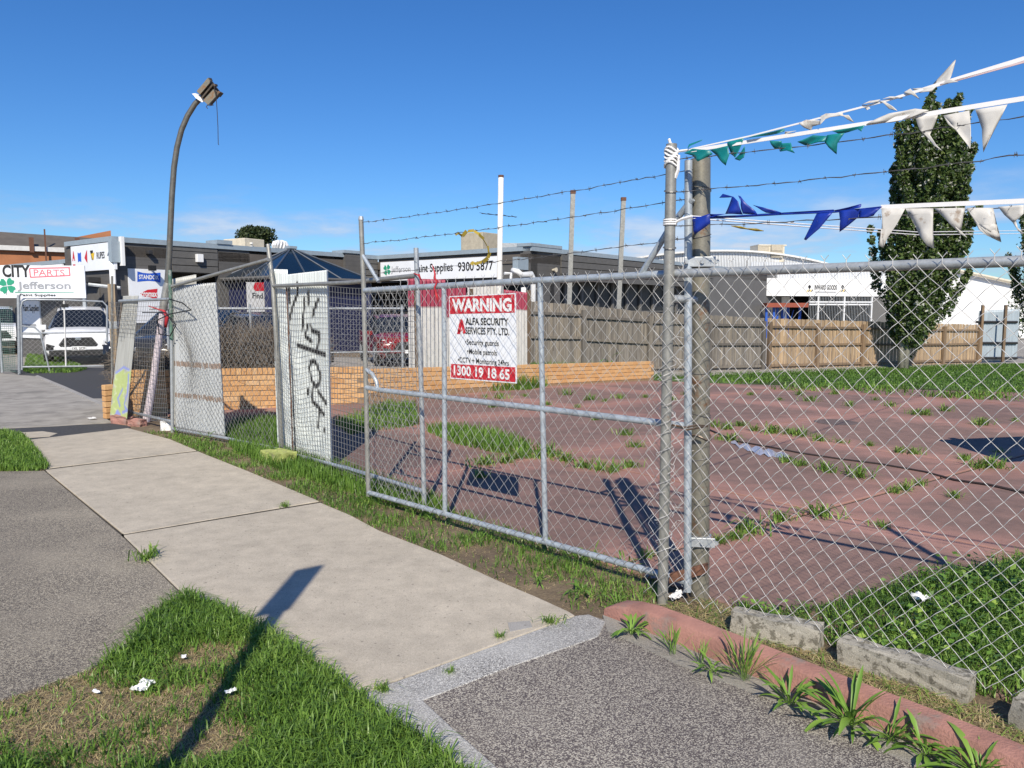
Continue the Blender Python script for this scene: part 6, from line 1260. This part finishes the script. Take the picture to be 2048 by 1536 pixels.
# ================================================================== grass and weeds
verge = pp((371, 1192), (450, 1222), (545, 1268), (640, 1335), (715, 1390), (790, 1448), (884, 1512), (960, 1580), (1100, 1760), (500, 1900), (-600, 1900), (-600, 1560), (0, 1400), (180, 1337), (262, 1292), (300, 1237))
def Gp(px, py): p = P(px, py, 0); return p.x, p.y
def blob(x, y, c, r): return np.exp(-(((x - c[0]) / r[0]) ** 2 + ((y - c[1]) / r[1]) ** 2))
d1, d2, d3 = Gp(430, 1310), Gp(120, 1395), Gp(380, 1480)
def dry(x, y): return np.clip(1.0 * blob(x, y, d1, (.28, .17)) + 1.1 * blob(x, y, d2, (.85, .26)) + .75 * blob(x, y, Gp(60, 1500), (.7, .3)) + .6 * blob(x, y, d3, (.25, .2)) + .75 * (vnoise(x, y, 8, 2) - .5), 0, 1)
lushc = lambda x, y: np.clip(1.1 - dry(x, y) * 1.05, .06, 1)
grass('verge_grass', 'lush green grass of the nature strip beside the footpath', verge, 15000, .04, .10, .0058, 1.15, 0.015, lushc, -.016, hmod=lambda x, y: .55 + .75 * np.clip(1 - dry(x, y), 0, 1))
grass('dry_grass', 'dry straw coloured grass worn into the nature strip', verge, 9000, .04, .10, .0032, 1.6, .97, lambda x, y: np.clip(dry(x, y) * 1.1, 0, 1), -.014)
grass('verge_grass', 'patch of green grass at the end of the aggregate driveway beside the footpath', pp((-500, 855), (0, 861), (45, 871), (62, 886), (85, 915), (101, 936), (70, 941), (0, 941), (-500, 950)), 4200, .05, .10, .009, .7, .02)
strip = pp((283, 862), (330, 866), (420, 880), (560, 912), (700, 958), (850, 1003), (1000, 1050), (1150, 1100), (1300, 1140), (1325, 1195), (1290, 1215), (1215, 1222), (1140, 1223), (1080, 1197), (1000, 1163), (880, 1108), (760, 1060), (640, 1004), (500, 943), (396, 902), (340, 878))
def smask(x, y):
    e = (x - F0.x) * .69 + (y - F0.y) * .72   # distance inwards from the fence line
    edge = np.clip((e + .50) / .40, 0, 1); return np.clip(-.05 + 1.0 * (vnoise(x, y, 5.2, 4) - .38) * 2.0 + .45 * edge, 0.015, 1) * (.22 + .78 * edge)
grass('strip_grass', 'mixed green and dry grass strip between the footpath and the gates', strip, 3600, .03, .085, .006, 1.25, .25, smask)
grass('strip_straw', 'dry straw litter on bare soil between the footpath and the gates', strip, 2600, .03, .06, .0035, 1.2, .95, lambda x, y: .5 * vnoise(x, y, 6, 9))
grass('gate_grass', 'taller green grass along the bottom rail of the gates', pp((450, 872), (560, 895), (700, 940), (860, 995), (900, 1020), (860, 1035), (700, 985), (560, 940), (470, 905)), 2600, .08, .17, .007, .6, .03)
grass('gate_grass', 'taller green grass growing behind the chain panel', pp((455, 868), (470, 850), (540, 845), (560, 850), (556, 890), (460, 878)), 3000, .10, .22, .008, .5, .02)
lush = pp((1455, 1208), (1560, 1222), (1640, 1215), (1760, 1190), (1850, 1158), (1960, 1150), (2100, 1120), (2500, 1200), (2500, 1560), (2060, 1412), (1900, 1372), (1700, 1300), (1600, 1268), (1520, 1235))
grass('lot_weeds', 'lush green weeds and grass inside the chain fence behind the concrete blocks', lush, 8500, .05, .15, .007, 1.3, .04, lambda x, y: np.clip(.25 + vnoise(x, y, 4, 6) * .9, 0, 1), hmod=lambda x, y: .5 + .8 * np.clip((x - 1.4) / 1.6, 0, 1))
lx, ly = scatter(lush, 1500, lambda x, y: np.clip(vnoise(x, y, 3, 8) * 1.5 - .2, 0, 1)); lz = rng.uniform(.02, .16, len(lx)) * (.5 + .6 * np.clip((lx - 1.4) / 1.6, 0, 1))
n_ = len(lx); u_ = rng.normal(0, 1, (n_, 3)); u_[:, 2] *= .35; u_ /= np.linalg.norm(u_, axis=1)[:, None]; w2 = np.cross(u_, rng.normal(0, .35, (n_, 3)) + np.array([0, 0, 1.0])); w2 /= np.linalg.norm(w2, axis=1)[:, None]; s2 = rng.uniform(.010, .026, n_)[:, None]; p2_ = np.stack([lx, ly, lz], 1)
vv = np.stack([p2_ - u_ * s2, p2_ + w2 * s2 * .6, p2_ + u_ * s2, p2_ - w2 * s2 * .6], 1).reshape(-1, 3); ii = ((np.arange(n_) * 4)[:, None, None] + np.array([[0, 1, 2], [0, 2, 3]])[None]).reshape(-1, 3)
tag(link('clover_patch', np_tris('clover_patch', vv, ii, 'weed', np.repeat(rng.uniform(0, 1, n_), 4))), 'low broad leaved weeds mixed into the lush grass inside the chain fence', 'weeds', kind='stuff')
grass('fence_straw', 'tangled dry straw between the red kerb and the concrete blocks', pp((1330, 1206), (1420, 1200), (1500, 1235), (1620, 1290), (1900, 1390), (2200, 1530), (2200, 1590), (1900, 1440), (1600, 1310), (1450, 1260), (1360, 1228)), 6500, .08, .18, .004, 1.5, .82)
grass('lawn_grass', 'green lawn along the foot of the paling fences', [tuple(Vector(p[:2])) for p in (LB0, LB1, P(2200, 800), (23, 30), (18, 29.3), (8, 24), (3.2, 21.4), WB1)], 260, .03, .085, .025, 1.2, .12, zoff=.0, green=(0, .40))
grass('wall_grass', 'band of tall green grass along the foot of the long brick wall', pp((835, 768), (900, 748), (1040, 742), (1120, 745), (1210, 745), (1220, 752), (1120, 768), (1060, 780), (930, 785), (850, 782)), 1500, .14, .40, .016, .6, .05, lambda x, y: np.clip(vnoise(x, y, 1.6, 1) * 1.7, .25, 1))
for pts, lab in ((((670, 848), (760, 818), (830, 812), (838, 850), (770, 862), (700, 870)), 'green grass strip growing in the paving behind the square mesh leaf'), (((850, 862), (900, 858), (1000, 872), (1060, 895), (1060, 912), (980, 905), (900, 886)), 'long green grass strip growing along a paving joint behind the gate')):
    grass('joint_grass', lab, pp(*pts), 1900, .08, .2, .012, .5, .03, lambda x, y: np.clip(vnoise(x, y, 3, 5) * 1.6, .15, 1))
grass('driveway_grass', 'green grass patch inside the mesh driveway gate before the white car', pp((46, 742), (56, 705), (100, 712), (140, 722), (175, 738), (150, 745), (60, 747)), 420, .05, .12, .02, 1.1, .04, zoff=-.004)
grass('lawn_edge', 'ragged weedy edge where the lawn creeps over the red paving', pp((1330, 752), (1500, 762), (1700, 766), (2100, 782), (2100, 806), (1900, 797), (1700, 786), (1500, 778), (1400, 768)), 260, .06, .17, .022, 1.2, .05, lambda x, y: np.clip((vnoise(x, y, 1.3, 7) - .42) * 2.6, 0, 1), zoff=.0)
# tufts in the joints: individuals that share five shapes
tm = []
for k in range(6):
    n = 60; a = rng.uniform(0, 6.28, n); r_ = np.abs(rng.normal(0, .045, n)); v, i, t = blades(np.cos(a) * r_ * (1.6 if k % 2 else 1), np.sin(a) * r_, np.zeros(n) - .01, rng.uniform(.05, .13, n), rng.uniform(.006, .012, n), 1.35, np.clip(rng.uniform(.25, .77, n), 0, .77)); tm.append(np_tris('grass_tuft', v, i, 'grass', t))
tuft = [(970, 795), (1000, 797), (1050, 793), (985, 815), (1040, 818), (1095, 810), (1130, 790), (1180, 800), (1210, 803), (1240, 797), (1290, 795), (1010, 925), (1030, 918), (1050, 915), (1075, 915), (1105, 912), (1130, 922), (1165, 935), (1200, 940), (1230, 938), (1260, 935), (970, 930), (960, 955), (1000, 905), (1225, 945), (1430, 853), (1455, 858), (1480, 852), (1510, 862), (1545, 866), (1580, 868), (1600, 872), (1640, 882), (1680, 886), (1740, 892), (1800, 905), (1830, 908), (1440, 878), (1460, 882), (1500, 790), (1560, 800), (1620, 802), (1700, 812), (1780, 812), (1830, 828), (1850, 830), (1890, 822), (1930, 920), (1960, 935), (1990, 935), (1575, 925), (1600, 932), (1650, 940), (1660, 946), (1720, 955), (1790, 985), (1810, 980), (1840, 970), (1440, 1085), (1470, 1078), (1500, 1065), (1640, 1032), (1560, 1040), (1765, 1055), (1345, 800), (1250, 870), (1270, 895), (1370, 790), (1155, 815), (1190, 840), (1600, 790), (1670, 788), (1750, 800), (2000, 905), (2030, 842), (1960, 850), (1910, 995), (960, 870), (1085, 905), (1295, 1112), (720, 800), (780, 810)]
for k, (px, py) in enumerate(tuft):
    p = P(px, py); o = part('grass_tuft', tm[k % 6], None, Matrix.Translation(p) @ Matrix.Rotation(random.uniform(0, 6.28), 4, 'Z') @ Matrix.Scale(random.uniform(.7, 1.6), 4)); tag(o, 'small green grass tuft sprouting from a joint in the red paving', 'grass tuft', 'grass tufts in the paving joints')
for k, (px, py, s_) in enumerate(((295, 1118, 1.0), (735, 1007, .8), (570, 1012, .5), (1100, 1245, .6), (1000, 1275, .4), (765, 1380, .5), (900, 1345, .3))):
    p = P(px, py, 0); o = part('grass_tuft', tm[k % 6], None, Matrix.Translation(p) @ Matrix.Rotation(k, 4, 'Z') @ Matrix.Scale(s_, 4)); tag(o, 'small grass tuft in a joint of the grey footpath', 'grass tuft', 'grass tufts in the footpath joints')
# broad leaved weeds along the kerb
def leaf_mesh(L, w_, droop, seed, serr=.0):
    n = 8; mb = MB(); r0 = random.Random(seed)
    for i in range(n + 1):
        t = i / n; ww = w_ * (math.sin(math.pi * min(1, t * .92 + .06)) ** .8) * (.35 + .65 * t if t < .6 else 1) * (1 + serr * (1 if i % 2 else -1)); x = L * t * (1 - .12 * t); z = L * (.55 * t - droop * t * t) ; mb.v += [(x, -ww / 2, z + .18 * ww), (x, 0, z), (x, ww / 2, z + .18 * ww)]
    mb.f = [f for i in range(n) for f in ((i * 3, i * 3 + 3, i * 3 + 4, i * 3 + 1), (i * 3 + 1, i * 3 + 4, i * 3 + 5, i * 3 + 2))]
    me = mb.mesh('leaf', True); a = me.attributes.new('tint', 'FLOAT', 'POINT'); a.data.foreach_set('value', np.full(len(me.vertices), r0.uniform(.1, .75), np.float32)); me.materials.append(M('weed')); return me
LMS = [leaf_mesh(1, .135, .40 + .12 * k, k, .12 if k % 2 else 0) for k in range(5)] + [leaf_mesh(1, .085, .25 + .1 * k, 10 + k) for k in range(3)] + [leaf_mesh(1, .03, .15 + .12 * k, 20 + k) for k in range(3)]
weeds = [((1265, 1258), .16, 16, 0, 'broad leaved weed at the blunt end of the red kerb'), ((1345, 1298), .17, 18, 2, 'grassy upright weed against the kerb between two broad weeds near its end'), ((1402, 1322), .16, 16, 2, 'grassy weed with broad lower leaves against the kerb'), ((1425, 1335), .15, 10, 0, 'small broad weed beside the dark grassy clump'), ((1490, 1350), .26, 40, 3, 'dark green grassy clump spilling over the red kerb'), ((1580, 1398), .21, 20, 1, 'narrow leaved rosette weed on the kerb foot beside the grassy clump'), ((1700, 1440), .27, 30, 1, 'largest spreading rosette weed, long pointed leaves, at the kerb foot'), ((1780, 1472), .2, 18, 1, 'mid sized rosette weed just past the largest rosette'), ((1850, 1500), .2, 14, 0, 'weed with pale broad leaves among the rosettes at the kerb foot'), ((1960, 1545), .24, 20, 1, 'upright rosette weed at the end of the row along the kerb')]
for k, ((px, py), size, nl, kind, lab) in enumerate(weeds):
    nl = int(nl * 1.5)
    p = P(px, py + 12, 0); t = thing('weed', lab, 'weed', p); rr = random.Random(40 + k)
    for j in range(nl):
        ids = {0: (0, 1, 2, 3, 4), 1: (5, 6, 7, 0, 2), 2: (8, 9, 10, 5, 9, 8), 3: (8, 9, 10)}[kind]; me = LMS[rr.choice(ids)]; az = rr.uniform(0, 6.28); up = rr.uniform(-.75, .22) if kind < 2 else rr.uniform(-1.1, -.2)
        m = Matrix.Translation(p + Vector((rr.uniform(-.015, .015), rr.uniform(-.015, .015), .005))) @ Matrix.Rotation(az, 4, 'Z') @ Matrix.Rotation(up, 4, 'Y') @ Matrix.Scale(size * .92 * rr.uniform(.6, 1.1), 4); part('leaf', me, t, m)
for k, ((px, py), s_) in enumerate((((1160, 1185), .16), ((1235, 1215), .12), ((1075, 1165), .10), ((1180, 1115), .14), ((1250, 1135), .16), ((955, 1085), .1), ((860, 1040), .14), ((410, 880), .2), ((490, 905), .2), ((350, 870), .18), ((1220, 745), .5))):
    p = P(px, py, 0); t = thing('weed', 'leafy weed growing in the strip along the gates' if k < 10 else 'dark leafy weed standing against the long brick wall', 'weed', p, 'leafy weeds along the gates' if k < 10 else None); rr = random.Random(90 + k)
    for j in range(14):
        me = LMS[rr.choice((0, 1, 2, 3, 5, 6))]; m = Matrix.Translation(p + Vector((rr.uniform(-.03, .03), rr.uniform(-.03, .03), rr.uniform(0, .3) if k == 10 else 0))) @ Matrix.Rotation(rr.uniform(0, 6.28), 4, 'Z') @ Matrix.Rotation(rr.uniform(-.8, .2), 4, 'Y') @ Matrix.Scale(s_ * rr.uniform(.5, 1.0), 4); part('leaf', me, t, m)
# ================================================================== dead hedge in the planter
def twigs(name, label, a, b, depth, z0, z1, n, cat, up=.6):
    ex = Vector((b[0] - a[0], b[1] - a[1], 0)); L = ex.length; ex.normalize(); nn = Vector((-ex.y, ex.x, 0)); mb = MB(); rr = random.Random(3)
    t = thing(name, label, cat, (Vector((a[0], a[1], 0)) + Vector((b[0], b[1], 0))) / 2)
    for k in range(n):
        s = rr.uniform(0, L); h = z0 + (z1(s / L) - z0) * rr.random() ** .8; p = Vector((a[0], a[1], 0)) + ex * s + nn * rr.uniform(0, depth) + Vector((0, 0, h)); pts = [p]; d = Vector((rr.gauss(0, 1), rr.gauss(0, 1), rr.gauss(up, .7))).normalized()
        for _ in range(3): d = (d + Vector((rr.gauss(0, .5), rr.gauss(0, .5), rr.gauss(0, .4)))).normalized(); pts.append(pts[-1] + d * rr.uniform(.05, .13))
        mb.tube(pts, [.005, .004, .003, .002], 3, False)
    mb.build('twigs', 'twig', t); st_ = MB()
    for k in range(int(L / .35)):
        p = Vector((a[0], a[1], 0)) + ex * (k + .5) * .35 + nn * depth / 2; st_.tube([p, p + Vector((rr.gauss(0, .06), rr.gauss(0, .06), .5)), p + Vector((rr.gauss(0, .15), rr.gauss(0, .15), z1(k * .35 / L) * .85))], [.022, .014, .006], 6)
    st_.build('stems', 'bark', t); return t
nW = Vector((-(WA1.y - WA0.y), WA1.x - WA0.x)).normalized()
h0 = (WA0.x + nW.x * .2, WA0.y + nW.y * .2); h1 = (WA1.x + nW.x * .25 - .5, WA1.y + nW.y * .25 - .4)
twigs('dead_hedge', 'leafless brown tangled hedge standing in the brick planter', h0, h1, .9, .35, lambda t: .85 + .45 * sstep(.25, .5, t) * (1 - .6 * sstep(.75, 1, t)), 6500, 'hedge')
tag(MB().prism([tuple(h0), tuple(h1), (h1[0] + nW.x, h1[1] + nW.y), (h0[0] + nW.x, h0[1] + nW.y)], -.1, .5).build('planter_soil', 'soil'), kind='structure')
# ================================================================== trees
def leafcloud(centers, rad, n, size, mat, name, parent, seed, flat=1.0, tint=None):
    g = np.random.default_rng(seed); c = np.asarray(centers); idx = g.integers(0, len(c), n); d = g.normal(0, 1, (n, 3)); d /= np.linalg.norm(d, axis=1)[:, None]; rr_ = np.asarray(rad)[idx] * g.uniform(.15, 1, n) ** .5
    p = c[idx] + d * rr_[:, None] * np.array([1, 1, flat]); u = g.normal(0, 1, (n, 3)); u /= np.linalg.norm(u, axis=1)[:, None]; w_ = np.cross(u, g.normal(0, 1, (n, 3))); w_ /= np.linalg.norm(w_, axis=1)[:, None]; s = size * g.uniform(.6, 1.3, n)[:, None]
    v = np.stack([p - u * s, p + w_ * s * .55, p + u * s, p - w_ * s * .55], 1).reshape(-1, 3); i = ((np.arange(n) * 4)[:, None, None] + np.array([[0, 1, 2], [0, 2, 3]])[None]).reshape(-1, 3)
    t = np.repeat(g.uniform(0, 1, n) if tint is None else tint(g, n, p), 4); return part(name, np_tris(name, v, i, mat, t), parent)
def poplar(base, H, W, label, seed, n=42000, lean=.04, nplume=46, zlow=1.2):
    rr = random.Random(seed); t = thing('poplar_tree', label, 'tree', base); stems = MB(); cs_, rs_ = [], []
    for k in range(3): 
        o = Vector((rr.uniform(-.25, .25), rr.uniform(-.2, .2), -.1)); stems.tube([base + o, base + o * 1.3 + Vector((rr.uniform(-.1, .1), 0, 1.3)), base + o * 1.5 + Vector((lean * 3, 0, 3.5)), base + o + Vector((lean * H * .8, 0, H * .8))], [.1, .085, .06, .015], 8)
    for k in range(nplume):
        f = rr.random(); z0 = zlow + f * (H * .62); an = rr.uniform(0, 6.28); prof = (1 - .5 * f ** 1.5) * (.75 if f < .05 else 1); out = W / 2 * prof * rr.uniform(.3, .98); ln = rr.uniform(2.0, 3.6) * (1 - .25 * f)
        p0 = base + Vector((lean * z0, 0, z0)); p1 = base + Vector((lean * z0 + math.cos(an) * out * .7, math.sin(an) * out * .7, z0 + ln * .45)); p2 = base + Vector((lean * (z0 + ln) + math.cos(an) * out, math.sin(an) * out, min(H, z0 + ln)))
        stems.tube([p0, p1, p2], [.035, .02, .006], 5)
        for j in range(9): u = .2 + .8 * j / 8; q = lerp(p0, p1, u * 2) if u < .5 else lerp(p1, p2, u * 2 - 1); cs_.append(tuple(q)); rs_.append(.21 * (1.15 - .8 * u) + .04)
    for j in range(34): z = zlow + rr.random() * H * .7; cs_.append((base.x + lean * z + max(-.6, min(.6, rr.gauss(0, W * .12))), base.y + max(-.6, min(.6, rr.gauss(0, W * .12))), base.z + z)); rs_.append(.40)
    stems.build('trunk', 'bark', t, smooth=True)
    leafcloud(cs_, rs_, n, .068, 'poplar_leaf', 'crown', t, seed, 1.3, lambda g, n_, p: np.where(g.uniform(0, 1, n_) < .10 + .10 * np.clip((p[:, 0] - base.x) / W, 0, 1), g.uniform(.86, 1, n_), g.uniform(0, .82, n_))); return t
tb_ = P(1812, 738); poplar(Vector((tb_.x, tb_.y, tb_.z)), 10.2, 3.8, 'tall narrow poplar tree with dark and silvery leaves before the tan paling fence', 11, 110000, .06, 110, .45)
t2 = D(2062, 720, 33); poplar(Vector((t2.x, t2.y, -.5)), 6.2, 3.0, 'smaller bushy tree beyond the iron gate at the end of the fence', 12, 14000, 0, 24, .9)
bt = D(508, 520, 62); tr = thing('tree', 'round dark tree crown rising behind the grey shop roof', 'tree', (bt.x, bt.y, 0)); MB().tube([(bt.x, bt.y, 0), (bt.x, bt.y, 6)], [.3, .15], 8).build('trunk', 'bark', tr)
leafcloud([(bt.x + math.cos(k * 2.4) * .9 * (k % 3) * .5, bt.y + math.sin(k * 2.4) * .8, 7.25 + .3 * math.sin(k * 1.7)) for k in range(14)], [1.0] * 14, 9000, .12, 'dark_leaf', 'crown', tr, 5, .75)
